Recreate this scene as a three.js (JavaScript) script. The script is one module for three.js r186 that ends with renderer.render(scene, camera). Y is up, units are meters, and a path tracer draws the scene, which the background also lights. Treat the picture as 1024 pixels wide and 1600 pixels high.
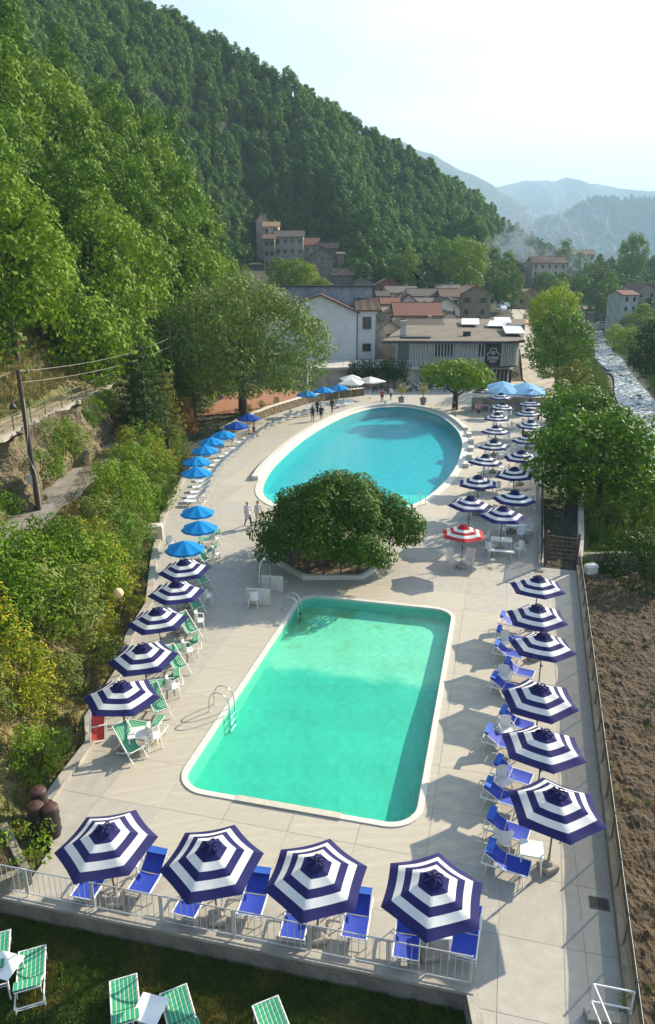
import * as THREE from 'three';
import { mergeGeometries } from 'three/addons/utils/BufferGeometryUtils.js';
import { RoundedBoxGeometry } from 'three/addons/geometries/RoundedBoxGeometry.js';
import { MarchingCubes } from 'three/addons/objects/MarchingCubes.js';
import { ImprovedNoise } from 'three/addons/math/ImprovedNoise.js';

// ---------------------------------------------------------------- camera, sky, sun, air, exposure
const scene = new THREE.Scene();
const camera = new THREE.PerspectiveCamera(71.56, 655 / 1024, 0.3, 9000);
camera.position.set(0, 15.5, 0);
camera.rotation.x = -0.31363;

const SUN = new THREE.Vector3(0.646, 0.407, -0.646).normalize();
const noise = new ImprovedNoise();
const fbm = (x, y, z = 0.5, o = 4) => { let a = 0, k = 1, f = 1; for (let i = 0; i < o; i++) { a += k * noise.noise(x * f, y * f, z * f + i * 7.3); k *= 0.5; f *= 2.03; } return a; };
const clamp = (x, a = 0, b = 1) => Math.min(b, Math.max(a, x));
const sstep = (a, b, x) => { const t = clamp((x - a) / (b - a)); return t * t * (3 - 2 * t); };
const mix = (a, b, t) => a + (b - a) * t;

{ // summer sky: blue overhead, milky towards the horizon and the sun, thin high cloud
  const w = 1024, h = 512, data = new Float32Array(w * h * 4), d = new THREE.Vector3();
  for (let j = 0; j < h; j++) for (let i = 0; i < w; i++) {
    const up = ((j + 0.5) / h - 0.5) * Math.PI, az = ((i + 0.5) / w - 0.5) * 2 * Math.PI;
    d.set(Math.cos(az) * Math.cos(up), Math.sin(up), Math.sin(az) * Math.cos(up));
    const y = Math.max(d.y, 0), c = d.dot(SUN), air = Math.pow(1 - y, 3.2);
    const mie = 0.9 * Math.pow(Math.max(c, 0), 3.2) + 2.2 * Math.pow(Math.max(c, 0), 40);
    const k = 1 / (y + 0.16), cl = sstep(-0.12, 0.6, fbm(d.x * k * 1.1 + 3, d.z * k * 2.0, 1.7, 5)) * sstep(0.02, 0.2, y) * 0.30;
    const o = (j * w + i) * 4, lo = [0.43, 0.455, 0.47], hi = [0.075, 0.15, 0.275], m = [1.0, 0.97, 0.92];
    for (let q = 0; q < 3; q++) { const s = mix(hi[q], lo[q], air) + mie * m[q] * 0.55; data[o + q] = mix(s, 0.50 + mie * 0.5, cl); }
    data[o + 3] = 1;
  }
  const sky = new THREE.DataTexture(data, w, h, THREE.RGBAFormat, THREE.FloatType);
  sky.mapping = THREE.EquirectangularReflectionMapping; sky.magFilter = THREE.LinearFilter; sky.needsUpdate = true;
  scene.background = sky; scene.environment = sky;
}
const sun = new THREE.DirectionalLight(new THREE.Color(1.0, 0.87, 0.66), 5);
sun.position.copy(SUN).multiplyScalar(300); sun.target.position.set(5, 0, -40);
sun.castShadow = true; sun.shadow.radius = 1; sun.shadow.mapSize.set(4096, 4096);
Object.assign(sun.shadow.camera, { left: -160, right: 160, top: 160, bottom: -160, near: 1, far: 900 });
sun.name = 'sun'; scene.add(sun, sun.target);
scene.fog = new THREE.FogExp2(new THREE.Color(0.52, 0.78, 1.0), 0.00028);

const renderer = new THREE.WebGLRenderer({ antialias: true });
renderer.toneMapping = THREE.LinearToneMapping;
renderer.toneMappingExposure = 2.6;
renderer.shadowMap.enabled = true;

// ---------------------------------------------------------------- helpers
function rng(seed) { let s = (seed * 2654435761) >>> 0 || 1; return () => { s = (s + 0x6d2b79f5) | 0; let t = Math.imul(s ^ (s >>> 15), 1 | s); t = (t + Math.imul(t ^ (t >>> 7), 61 | t)) ^ t; return ((t ^ (t >>> 14)) >>> 0) / 4294967296; }; }
const used = new Map();
function numbered(n) { const k = used.get(n) ?? 0; used.set(n, k + 1); return k ? n + '_' + String(k).padStart(3, '0') : n; }
function shade(o) { o.traverse((c) => { if (c.isMesh) { c.castShadow = true; c.receiveShadow = true; } }); return o; }
function thing(name, label, category, x = 0, y = 0, z = 0, turn = 0, group) {
  const o = new THREE.Group(); o.name = numbered(name); o.position.set(x, y, z); o.rotation.y = turn;
  o.userData = { label, category }; if (group) o.userData.group = group; scene.add(o); return o;
}
function copy(root, x, y, z, turn, label, group, scale) {
  const r = root.clone(); r.name = numbered(root.name.replace(/_\d{3}$/, '')); r.position.set(x, y, z); r.rotation.y = turn;
  if (scale) r.scale.copy(root.scale).multiplyScalar(scale);
  if (label) r.userData.label = label;
  if (group) r.userData.group = group;
  scene.add(r); return r;
}
function prep(g) { if (!g.attributes.uv) g.setAttribute('uv', new THREE.BufferAttribute(new Float32Array(g.attributes.position.count * 2), 2)); if (g.index && false) return g; return g; }
function merged(list) {
  if (!Array.isArray(list)) return list;
  if (list.length === 1) return list[0];
  const idx = list.every((g) => g.index), l = idx ? list : list.map((g) => (g.index ? g.toNonIndexed() : g));
  const col = l.some((g) => g.attributes.color);
  l.forEach((g) => { prep(g); for (const k of Object.keys(g.attributes)) if (!['position', 'normal', 'uv'].includes(k) && !(k === 'color' && col)) g.deleteAttribute(k); if (!g.attributes.normal) g.computeVertexNormals(); });
  return mergeGeometries(l);
}
function part(name, geo, mat, parent) { const m = new THREE.Mesh(merged(geo), mat); m.name = name; m.castShadow = m.receiveShadow = true; parent.add(m); return m; }
function struct(name, geo, mat) { const m = part(numbered(name), geo, mat, scene); m.userData.kind = 'structure'; return m; }
function solo(name, geo, mat, label, category, x = 0, y = 0, z = 0, turn = 0, group) {
  const m = part(numbered(name), geo, mat, scene); m.position.set(x, y, z); m.rotation.y = turn; m.userData = { label, category }; if (group) m.userData.group = group; return m;
}
const box = (w, h, d, x = 0, y = 0, z = 0, rx = 0, ry = 0, rz = 0) => { const g = new THREE.BoxGeometry(w, h, d); if (rx || ry || rz) g.applyMatrix4(new THREE.Matrix4().makeRotationFromEuler(new THREE.Euler(rx, ry, rz, 'YXZ'))); return g.translate(x, y, z); };
const rbox = (w, h, d, x = 0, y = 0, z = 0, r = 0.02, s = 2) => new RoundedBoxGeometry(w, h, d, s, Math.min(r, w / 2.1, h / 2.1, d / 2.1)).translate(x, y, z);
const cyl = (r0, r1, h, x = 0, y = 0, z = 0, n = 12) => new THREE.CylinderGeometry(r1, r0, h, n).translate(x, y + h / 2, z);
const V = (x, y, z) => new THREE.Vector3(x, y, z);
function bar(a, b, r, n = 6, r2 = r) { // a round rod from a to b
  const A = V(...a), B = V(...b), L = A.distanceTo(B), g = new THREE.CylinderGeometry(r2, r, L, n);
  g.applyQuaternion(new THREE.Quaternion().setFromUnitVectors(V(0, 1, 0), B.clone().sub(A).normalize()));
  return g.translate((A.x + B.x) / 2, (A.y + B.y) / 2, (A.z + B.z) / 2);
}
function flat(a, b, w, t, up = [0, 1, 0]) { // a flat board from a to b, w wide, t thick
  const A = V(...a), B = V(...b), L = A.distanceTo(B), g = new THREE.BoxGeometry(w, t, L);
  const m = new THREE.Matrix4().lookAt(B, A, V(...up)); g.applyMatrix4(m);
  return g.translate((A.x + B.x) / 2, (A.y + B.y) / 2, (A.z + B.z) / 2);
}
const tube = (pts, r, seg = 24, n = 6, closed = false) => new THREE.TubeGeometry(new THREE.CatmullRomCurve3(pts.map((p) => V(...p)), closed), seg, r, n, closed);
function planar(g, k = 1) { const p = g.attributes.position, uv = new Float32Array(p.count * 2); for (let i = 0; i < p.count; i++) { uv[2 * i] = p.getX(i) * k; uv[2 * i + 1] = p.getZ(i) * k; } g.setAttribute('uv', new THREE.BufferAttribute(uv, 2)); return g; }
function boxuv(g, k = 1) { // uv in metres on whichever plane a face lies in
  if (g.index) g = g.toNonIndexed(); if (!g.attributes.normal) g.computeVertexNormals();
  const p = g.attributes.position, n = g.attributes.normal, uv = new Float32Array(p.count * 2);
  for (let i = 0; i < p.count; i++) {
    const ax = Math.abs(n.getX(i)), ay = Math.abs(n.getY(i)), az = Math.abs(n.getZ(i));
    const [u, v] = ay > ax && ay > az ? [p.getX(i), p.getZ(i)] : ax > az ? [p.getZ(i), p.getY(i)] : [p.getX(i), p.getY(i)];
    uv[2 * i] = u * k; uv[2 * i + 1] = v * k;
  }
  g.setAttribute('uv', new THREE.BufferAttribute(uv, 2)); return g;
}
// flat polygon [x, z] at height y, with holes
function sheet(poly, y, holes = []) {
  const s = new THREE.Shape(poly.map(([x, z]) => new THREE.Vector2(x, -z)));
  for (const h of holes) s.holes.push(new THREE.Path(h.map(([x, z]) => new THREE.Vector2(x, -z))));
  return planar(new THREE.ShapeGeometry(s).rotateX(-Math.PI / 2).translate(0, y, 0));
}
function prism(poly, y0, y1, holes = []) { // polygon [x, z] raised from y0 to y1
  const s = new THREE.Shape(poly.map(([x, z]) => new THREE.Vector2(x, -z)));
  for (const h of holes) s.holes.push(new THREE.Path(h.map(([x, z]) => new THREE.Vector2(x, -z))));
  return boxuv(new THREE.ExtrudeGeometry(s, { depth: y1 - y0, bevelEnabled: false }).rotateX(-Math.PI / 2).translate(0, y0, 0));
}
// a strip wall along a line of [x, z], w wide, from y0 to y1
function wallAlong(pts, w, y0, y1) {
  const l = [], r = [];
  pts.forEach((p, i) => {
    const a = pts[Math.max(0, i - 1)], b = pts[Math.min(pts.length - 1, i + 1)], dx = b[0] - a[0], dz = b[1] - a[1], L = Math.hypot(dx, dz) || 1;
    l.push([p[0] - dz / L * w / 2, p[1] + dx / L * w / 2]); r.push([p[0] + dz / L * w / 2, p[1] - dx / L * w / 2]);
  });
  return prism([...l, ...r.reverse()], y0, y1);
}
const inside = (poly, x, z) => { let c = false; for (let i = 0, j = poly.length - 1; i < poly.length; j = i++) { const [xi, zi] = poly[i], [xj, zj] = poly[j]; if ((zi > z) !== (zj > z) && x < ((xj - xi) * (z - zi)) / (zj - zi) + xi) c = !c; } return c; };
const distTo = (poly, x, z, closed = true) => { let m = 1e9; for (let i = 0; i < poly.length - (closed ? 0 : 1); i++) { const [ax, az] = poly[i], [bx, bz] = poly[(i + 1) % poly.length], dx = bx - ax, dz = bz - az, t = clamp(((x - ax) * dx + (z - az) * dz) / (dx * dx + dz * dz || 1)); m = Math.min(m, Math.hypot(x - ax - t * dx, z - az - t * dz)); } return m; };
const table = (rows, x, c = 1) => { if (x <= rows[0][0]) return rows[0][c]; for (let i = 1; i < rows.length; i++) if (x <= rows[i][0]) return mix(rows[i - 1][c], rows[i][c], (x - rows[i - 1][0]) / (rows[i][0] - rows[i - 1][0])); return rows.at(-1)[c]; };
const grown = (poly, d) => { // polygon moved outwards by d
  let A = 0; for (let i = 0; i < poly.length; i++) { const [x, z] = poly[i], [u, w] = poly[(i + 1) % poly.length]; A += x * w - u * z; }
  const sg = A > 0 ? 1 : -1;
  return poly.map((p, i) => { const a = poly[(i + poly.length - 1) % poly.length], b = poly[(i + 1) % poly.length]; let dx = b[0] - a[0], dz = b[1] - a[1]; const L = Math.hypot(dx, dz) || 1; return [p[0] + sg * dz / L * d, p[1] - sg * dx / L * d]; });
};

// ---------------------------------------------------------------- textures and materials
function texture(n, f, srgb = true) {
  const d = new Uint8Array(n * n * 4), enc = (c) => { c = clamp(c); return 255 * (srgb ? (c <= 0.0031308 ? 12.92 * c : 1.055 * Math.pow(c, 1 / 2.4) - 0.055) : c); };
  for (let j = 0; j < n; j++) for (let i = 0; i < n; i++) { const c = f(i / n, j / n), o = (j * n + i) * 4; for (let q = 0; q < 3; q++) d[o + q] = enc(Array.isArray(c) ? c[q] : c); d[o + 3] = 255; }
  const t = new THREE.DataTexture(d, n, n); t.wrapS = t.wrapT = THREE.RepeatWrapping; t.magFilter = THREE.LinearFilter; if (srgb) t.colorSpace = THREE.SRGBColorSpace; t.needsUpdate = true; return t;
}
// noise that repeats at the tile's edge
const tile = (u, v, f, z = 0, o = 4) => { const a = Math.PI * 2; let s = 0, k = 1; for (let i = 0; i < o; i++) { const q = f * (1 << i) / 6.283; s += k * (noise.noise(Math.cos(u * a) * q + 11, Math.sin(u * a) * q + z, Math.cos(v * a) * q + 5 * i) + noise.noise(Math.sin(v * a) * q + 3, Math.cos(u * a + 1) * q - z, Math.sin(u * a + v * a) * q + i)) * 0.6; k *= 0.55; } return s; };
const rep = (t, k) => { const c = t.clone(); c.repeat.set(k, k); c.needsUpdate = true; return c; };
const rnd = rng(7);
const grain = texture(512, (u, v) => { const a = 0.80 + 0.10 * tile(u, v, 5) + 0.06 * tile(u, v, 40, 3, 2) + 0.10 * (rnd() - 0.5); return [a, a, a * 0.985]; });
const grainBump = texture(256, (u, v) => 0.5 + 0.3 * tile(u, v, 24, 2, 3) + 0.25 * (rnd() - 0.5), false);
const blotch = texture(512, (u, v) => { const a = 0.72 + 0.34 * tile(u, v, 3, 9, 5) + 0.12 * (rnd() - 0.5); return [a, a * 0.98, a * 0.94]; });
const plank = texture(512, (u, v) => { const row = Math.floor(v * 12), r = Math.sin(row * 91.7) * 0.5; const a = 0.82 + 0.05 * r + 0.05 * tile(u * 1, v, 4, row) + 0.09 * noise.noise(u * 9 + row * 3.1, v * 190, 2) + 0.05 * (rnd() - 0.5) - ((v * 12) % 1 < 0.05 ? 0.10 : 0); return [a, a * 0.985, a * 0.95]; });
const lumps = texture(512, (u, v) => 0.5 + 0.5 * tile(u, v, 9, 4, 5), false);
const stoneTex = texture(512, (u, v) => { const a = 0.62 + 0.30 * tile(u, v, 10, 1, 5) + 0.22 * (rnd() - 0.5), m = sstep(0.05, 0.5, tile(u, v, 5, 8)); return [a * mix(1, 0.8, m), a * mix(0.97, 0.86, m), a * mix(0.88, 0.58, m)]; });
const C = (r, g, b) => new THREE.Color().setRGB(r, g, b);
const std = (c, roughness = 0.8, o = {}) => new THREE.MeshStandardMaterial({ color: C(...c), roughness, ...o });
const phy = (c, roughness = 0.8, o = {}) => new THREE.MeshPhysicalMaterial({ color: C(...c), roughness, ...o });
const M = {
  slab: [0.455, 0.446, 0.464].map((a, i) => std([a, a * 0.935, a * 0.82], 0.75, { map: rep(grain, [0.5, 0.43, 0.57][i]), bumpMap: rep(grainBump, 2), bumpScale: 0.003 })),
  plank: [0.50, 0.488, 0.512].map((a, i) => std([a, a * 0.92, a * 0.77], 0.7, { map: rep(plank, [0.5, 0.46, 0.54][i]) })),
  joint: std([0.38, 0.345, 0.295], 0.95),
  concrete: std([0.50, 0.47, 0.42], 0.9, { map: rep(blotch, 0.4), bumpMap: rep(lumps, 1), bumpScale: 0.01 }),
  oldconcrete: std([0.33, 0.30, 0.25], 0.95, { map: rep(blotch, 0.5), bumpMap: rep(lumps, 1.2), bumpScale: 0.03 }),
  coping: std([0.74, 0.71, 0.65], 0.6, { map: rep(grain, 1) }),
  white: std([0.78, 0.78, 0.76], 0.45), plastic: std([0.80, 0.80, 0.78], 0.35), metal: std([0.55, 0.56, 0.57], 0.35, { metalness: 0.8 }),
  galv: std([0.52, 0.54, 0.55], 0.5, { metalness: 0.3 }), dark: std([0.03, 0.03, 0.035], 0.5), brownmetal: std([0.085, 0.045, 0.035], 0.6), steel: std([0.6, 0.6, 0.6], 0.2, { metalness: 1 }),
  wood: std([0.11, 0.085, 0.065], 0.85, { map: rep(blotch, 1.4) }), bark: std([0.10, 0.075, 0.055], 0.95, { map: rep(blotch, 1.5), bumpMap: rep(lumps, 2), bumpScale: 0.04 }),
  soil: std([0.108, 0.076, 0.044], 1, { map: rep(blotch, 0.33), bumpMap: rep(lumps, 0.7), bumpScale: 0.10 }),
  turf: std([0.075, 0.115, 0.028], 1, { map: rep(blotch, 0.45), bumpMap: rep(lumps, 2), bumpScale: 0.05 }),
  forestfloor: std([1, 1, 1], 1, { map: rep(blotch, 0.11), bumpMap: rep(lumps, 0.3), bumpScale: 0.4 }),
  road: std([0.30, 0.28, 0.25], 0.95, { map: rep(blotch, 0.3) }), lane: std([0.09, 0.085, 0.08], 0.9, { map: rep(blotch, 0.3) }),
  clay: std([0.36, 0.16, 0.085], 0.95, { map: rep(grain, 0.6) }),
  rock: std([0.26, 0.215, 0.145], 1, { map: rep(stoneTex, 0.35), bumpMap: rep(lumps, 0.5), bumpScale: 0.25 }),
};

// ---------------------------------------------------------------- plan of the place (metres, x to the right, z towards the viewer)
const RECTP = (() => { // rectangular pool: corners of the water, rounded
  const o = [2.58, -17.27], u = [-0.971, -0.238], v = [0.239, -0.971], L = 15.1, Wd = 7.62, R = 0.9, pts = [];
  const at = (a, b) => [o[0] + u[0] * a + v[0] * b, o[1] + u[1] * a + v[1] * b];
  for (const [cx, cy, a0] of [[Wd - R, L - R, 0], [R, L - R, 90], [R, R, 180], [Wd - R, R, 270]]) for (let k = 0; k <= 8; k++) { const a = (a0 + k * 11.25) * Math.PI / 180; pts.push(at(cx + R * Math.cos(a), cy + R * Math.sin(a))); }
  return { pts, spot: at, L, Wd };
})(), RECT = RECTP.pts;
const OVAL = new THREE.CatmullRomCurve3([[-4.83, -51.9], [-5.0, -57.5], [-3.52, -66.94], [-0.85, -77.18], [2.99, -86.67], [6.2, -91], [9.2, -92.2], [11.6, -90.3], [13.4, -86], [14.2, -78.62], [13.73, -71.26], [12.59, -65.61], [10.45, -58.12], [8.37, -53.12], [6.3, -49.6], [3.2, -47.6], [-0.4, -47.6], [-3.4, -49.2]].map(([x, z]) => V(x, 0, z)), true).getSpacedPoints(96).slice(0, 96).map((p) => [p.x, p.z]);
const fenceX = (z) => 6.7 - (z + 11.51) * 0.29;
const LEFT = [[-8.20, -14.86], [-7.91, -16.34], [-8.68, -18.30], [-8.58, -19.29], [-8.29, -21.27], [-8.80, -22.73], [-8.60, -26.14], [-9.01, -29.23], [-8.94, -32.63], [-10.11, -38.68], [-11.30, -46.50], [-11.69, -52.77], [-11.79, -56.11], [-11.59, -65.40], [-10.77, -72.58], [-9.27, -79.48], [-7.02, -85.95], [-2.90, -94.53], [0.98, -98.88]];
const DECK = [[3.29, -4], [3.29, -12.18], ...LEFT, [-2, -104], [-2, -112], [38, -118], [36.5, -104], [28.8, -90], [26.4, -81.4], [19.8, -64.1], [17.0, -54.4], [12.2, -37.7], [fenceX(-37), -37], [fenceX(-4), -4]];
const leftRows = [[4, -8.9], ...LEFT.map(([x, z]) => [-z, x]), [112, 1], [125, 1]];
const hillFoot = [[0, -21], [40, -21.2], [73, -18.5], [90, -15.5], [110, -12.5], [128, -15], [150, -30], [175, -80]];
const ridge = [[-0.8, 280, 150], [-0.497, 273, 140.7], [-0.359, 278, 131.5], [-0.265, 290, 124.2], [-0.139, 303, 111.9], [-0.079, 311, 105.9], [-0.009, 325, 96.4], [0.054, 346, 88.8], [0.119, 373, 79.6], [0.185, 407, 67.1], [0.235, 442, 54.6], [0.276, 468, 45], [0.316, 484, 38], [0.369, 482, 34], [0.407, 468, 37], [0.52, 461, 48], [0.9, 430, 70]];
const foot = [[-0.8, 110, 25], [-0.36, 150, 22], [-0.18, 200, 18], [-0.11, 250, 21], [-0.096, 262, 22], [-0.036, 264, 21], [0.012, 246, 14], [0.034, 222, 9], [0.092, 215, 7], [0.16, 225, 7], [0.218, 240, 7], [0.266, 275, 8], [0.321, 300, 4], [0.366, 300, 3], [0.413, 285, 3], [0.6, 240, 10], [0.9, 200, 20]];
const riverT = [[40, 18], [97, 19.1], [119, 20.7], [155, 23.1], [186, 23.8], [246, 26.5], [303, 33], [400, 48]], riverY = (s) => mix(-4.1, -0.3, clamp((s - 90) / 210));
const AX = [Math.sin(0.2443), Math.cos(0.2443)];
const toST = (x, z) => [x * AX[0] - z * AX[1], x * AX[1] + z * AX[0]], toXZ = (s, t) => [s * AX[0] + t * AX[1], -s * AX[1] + t * AX[0]];
const rectG = grown(RECT, 1.0), ovalG = grown(OVAL, 1.0);
function ground(x, z) {
  const [s, t] = toST(x, z), r = Math.hypot(x, z), phi = Math.atan2(x, -z), d = -z;
  const rf = table(foot, phi), hf = table(foot, phi, 2), rr = table(ridge, phi), hr = table(ridge, phi, 2) - mix(15, 13, sstep(-0.1, 0.12, phi));
  let h;
  if (z > 4 || Math.abs(phi) > 1.2) h = 0;
  else if (r < rf) h = mix(0, hf, sstep(118, rf, r));
  else {
    const f = (r - rf) / (rr - rf), g = fbm(phi * 9, r * 0.012, 3.1, 4);
    h = f < 1 ? mix(hf, hr, 0.25 * f * f + 0.75 * f) + g * 16 * Math.sin(Math.PI * clamp(f)) : hr - (r - rr) * 0.55;
  }
  // left bank, road shelf, rock wall, path shelf and the near hill
  const xl = table(leftRows, d), u = xl - x;
  if (u > 0 && d < 190 && d > -30) {
    const near = 1 - sstep(60, 70, d), xw = -18.2;
    let b = near * (3.2 * sstep(0.3, 4.6, u) + 3.8 * sstep(0, 0.5, xw - x)) + (1 - near) * (0.8 * sstep(0.2, 0.8, u) + 5 * sstep(0, 6, -16 - x + (d - 70) * 0.12));
    const q = Math.max(0, table(hillFoot, d) - x), hill = 75 * (1 - Math.exp(-1.15 * q / 75));
    b += hill * (1 - 0.5 * sstep(120, 175, d)) + (q > 2 ? fbm(x * 0.06, z * 0.06, 1, 3) * Math.min(4, q * 0.3) : 0);
    b += u > 1 && q < 1 ? fbm(x * 0.5, z * 0.5, 2, 3) * 0.18 * (x > -14.6 ? 1 : 0.3) : 0;
    h = Math.max(h, b) ;
  }
  // right: field, bank, stream and the far bank
  if (t > 4 && d > 2 && r < 330) {
    const k = 1 - sstep(280, 330, r), tr = table(riverT, s), ry = riverY(s), w = Math.abs(t - tr);
    let g = h;
    if (t > 5 && s < 120) g = mix(g, -0.5, 1);
    if (s < 42 && t < 17) g = -0.9;
    const bank = sstep(2.6, s < 60 ? 5 : 10, w);
    g = mix(ry - 0.35, t > tr ? Math.max(g, Math.min(12, (t - tr - 6) * 0.35)) : g, bank) + fbm(x * 0.35, z * 0.35, 5, 3) * 0.3 * bank;
    h = mix(h, g, k * sstep(4, 6, t));
  }
  if (x < 3.6 && z > -12.35 + (x - 3.29) * 0.2244 && x > -40) h = -0.75;      // the lawn below the railing
  if (z > -38.2 && x > fenceX(z) - 0.3) h = -0.9;
  if (inside(DECK, x, z)) h = Math.min(-0.2, h);
  if (inside(rectG, x, z) || inside(ovalG, x, z)) h = -4;
  return h;
}
const axis = (parts) => { const a = []; for (const [p0, p1, st, gr = 1] of parts) { let x = p0, k = st; while (x < p1 - k * 0.4) { a.push(x); x += k; k *= gr; } } return a; };
const xs = [...axis([[31, 700, 0.8, 1.055]]).map((v) => v), ...axis([[-31, 31, 0.55]]), ...axis([[31, 700, 0.8, 1.055]]).map((v) => -v)].sort((a, b) => a - b);
const zs = [...axis([[0, 106, 0.55], [106, 900, 0.7, 1.03]]).map((v) => -v), ...axis([[0.6, 40, 1, 1.2]])].sort((a, b) => b - a);
{
  const nx = xs.length, nz = zs.length, pos = new Float32Array(nx * nz * 3), col = new Float32Array(nx * nz * 3), uv = new Float32Array(nx * nz * 2), idx = [];
  for (let j = 0; j < nz; j++) for (let i = 0; i < nx; i++) {
    const x = xs[i], z = zs[j], h = ground(x, z), o = j * nx + i, n = fbm(x * 0.22, z * 0.22, 8, 4), n2 = fbm(x * 0.9, z * 0.9, 4, 3), d = -z, [s, t] = toST(x, z);
    pos.set([x, h, z], o * 3); uv.set([x, z], o * 2);
    let c = [0.060, 0.070, 0.028];                                                  // leaf litter and undergrowth
    const u = table(leftRows, d) - x;
    if (d < 64 && u > 0 && x > -14.9) { const k = sstep(-0.3, 0.35, n + n2 * 0.6); c = [mix(0.26, 0.13, k), mix(0.23, 0.15, k), mix(0.10, 0.045, k)]; }  // dry grass on the bank
    else if (d < 80 && u > 0 && x < -18 && x > -24) { const k = sstep(-0.2, 0.4, n); c = [mix(0.25, 0.11, k), mix(0.21, 0.14, k), mix(0.09, 0.036, k)]; }
    else if (t > 5 && s > 40 && t < 40 && s < 300) { const k = sstep(-0.3, 0.4, n + n2 * 0.5); c = [mix(0.155, 0.07, k), mix(0.22, 0.13, k), mix(0.045, 0.025, k)]; if (Math.abs(t - table(riverT, s)) < 3.3) c = [0.16, 0.15, 0.125]; } // grass, and gravel beside the stream
    else if (s > 200 && t > 15 && s < 330) c = [0.115, 0.20, 0.03];
    col.set(c, o * 3);
    if (i < nx - 1 && j < nz - 1) idx.push(o, o + 1, o + nx, o + 1, o + nx + 1, o + nx);
  }
  const g = new THREE.BufferGeometry(); g.setAttribute('position', new THREE.BufferAttribute(pos, 3)); g.setAttribute('color', new THREE.BufferAttribute(col, 3)); g.setAttribute('uv', new THREE.BufferAttribute(uv, 2)); g.setIndex(idx); g.computeVertexNormals();
  const m = M.forestfloor.clone(); m.vertexColors = true; struct('ground', g, m);
}
// far ridges: real mountains, one behind the other
function mountain(name, rows, depth, foot0, seed, color) { // rows: [x, top, z]
  const n = 220, m = 26, pos = [], idx = [], c = new THREE.CatmullRomCurve3(rows.map((p) => V(...p)), false, 'catmullrom', 0.3);
  for (let i = 0; i <= n; i++) {
    const p = c.getPoint(i / n);
    for (let j = 0; j <= m; j++) {
      const f = j / m * 1.35, up = f < 1 ? Math.pow(f, 1.15) : 1 - (f - 1) * 0.9, dz = (1 - f) * depth, w = f < 1 ? Math.sin(Math.PI * f) : 0;
      const gul = fbm(p.x * 0.0026 + seed, f * 1.3 + p.x * 0.001, seed, 5);
      pos.push(p.x + gul * 150 * w, mix(foot0, p.y + fbm(p.x * 0.009, seed, 2, 3) * 12, up) + gul * 110 * w * (p.y / 500 + 0.3), p.z + dz);
    }
  }
  for (let i = 0; i < n; i++) for (let j = 0; j < m; j++) { const o = i * (m + 1) + j; idx.push(o, o + m + 1, o + 1, o + 1, o + m + 1, o + m + 2); }
  const g = new THREE.BufferGeometry(); g.setAttribute('position', new THREE.Float32BufferAttribute(pos, 3)); g.setIndex(idx); g.computeVertexNormals(); planar(g);
  return struct(name, g, std(color, 1, { map: rep(blotch, 0.008), bumpMap: rep(lumps, 0.02), bumpScale: 9 }));
}
mountain('mountain', [[115.92, 576.04, -3000.00], [335.95, 506.43, -3000.00], [460.21, 457.92, -3000.00], [561.37, 406.63, -3000.00], [689.55, 341.10, -3000.00], [820.47, 265.34, -3000.00], [979.37, 183.57, -3000.00], [1139.70, 112.30, -3000.00]], 800, 0, 3, [0.045, 0.075, 0.030]);
mountain('mountain', [[363.60, 565.74, -5000.00], [776.79, 565.74, -5000.00], [1124.56, 611.09, -5000.00], [1307.27, 641.16, -5000.00], [1431.68, 629.90, -5000.00], [1527.70, 656.15, -5000.00], [1618.46, 614.85, -5000.00], [1700.39, 618.62, -5000.00], [1806.99, 588.45, -5000.00], [1912.56, 569.53, -5000.00], [2014.29, 580.89, -5000.00], [2261.95, 580.89, -5000.00], [2622.75, 641.16, -5000.00], [3255.90, 565.74, -5000.00]], 1700, 0, 5, [0.045, 0.075, 0.030]);
const midHill = mountain('hill', [[384.12, 64.09, -2400.00], [504.72, 92.94, -2400.00], [582.78, 134.84, -2400.00], [679.36, 183.75, -2400.00], [776.25, 217.22, -2400.00], [823.93, 237.53, -2400.00], [882.65, 246.72, -2400.00], [942.90, 243.05, -2400.00], [1020.39, 244.88, -2400.00], [1169.16, 261.38, -2400.00], [1474.95, 224.62, -2400.00]], 640, 0, 9, [0.045, 0.080, 0.028]);

// road shelf, path shelf, lane, street, clay court
const shelf = (x0, x1, z0, z1, y, n = 30) => { const g = new THREE.PlaneGeometry(1, 1, 4, n).rotateX(-Math.PI / 2), p = g.attributes.position; for (let i = 0; i < p.count; i++) { const f = p.getX(i) + 0.5, q = p.getZ(i) + 0.5, z = mix(z0, z1, q), w = 0.18 * Math.sin(z * 1.3 + f * 4); p.setXYZ(i, mix(x0, x1, f) + w, y(z) + 0.02 * Math.sin(z * 3 + f * 9), z); } g.computeVertexNormals(); return planar(g); };
struct('road', shelf(-17.6, -14.9, -24, -60, () => 3.33), M.road);
struct('path', shelf(-20.6, -18.7, -22, -68, () => 7.12), std([0.40, 0.33, 0.21], 0.95, { map: rep(blotch, 0.3) }));
struct('lane', sheet([[fenceX(-37.4) - 0.15, -37.4], [12.5, -37.9], [17.3, -54.6], [20.2, -64.2], [24.5, -64.2], [19.2, -50], [fenceX(-37.4) + 0.9, -38.5]], -0.12), M.lane);
struct('street', sheet([[30.8, -104], [32.2, -118], [40, -150], [52, -205], [57, -232], [62, -232], [57, -203], [44, -150], [38.5, -104]], 0.03).applyMatrix4(new THREE.Matrix4()), std([0.50, 0.46, 0.40], 0.9, { map: rep(blotch, 0.2) })).geometry.attributes.position.array.forEach((v, i, a) => { if (i % 3 === 1) a[i] = Math.max(0.03, ground(a[i - 1], a[i + 1]) + 0.12); });
struct('clay_court', sheet([[-16, -80], [-8.6, -83], [-5, -91], [-3, -97], [-6, -103], [-15, -100]], 0.95), M.clay);

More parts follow.
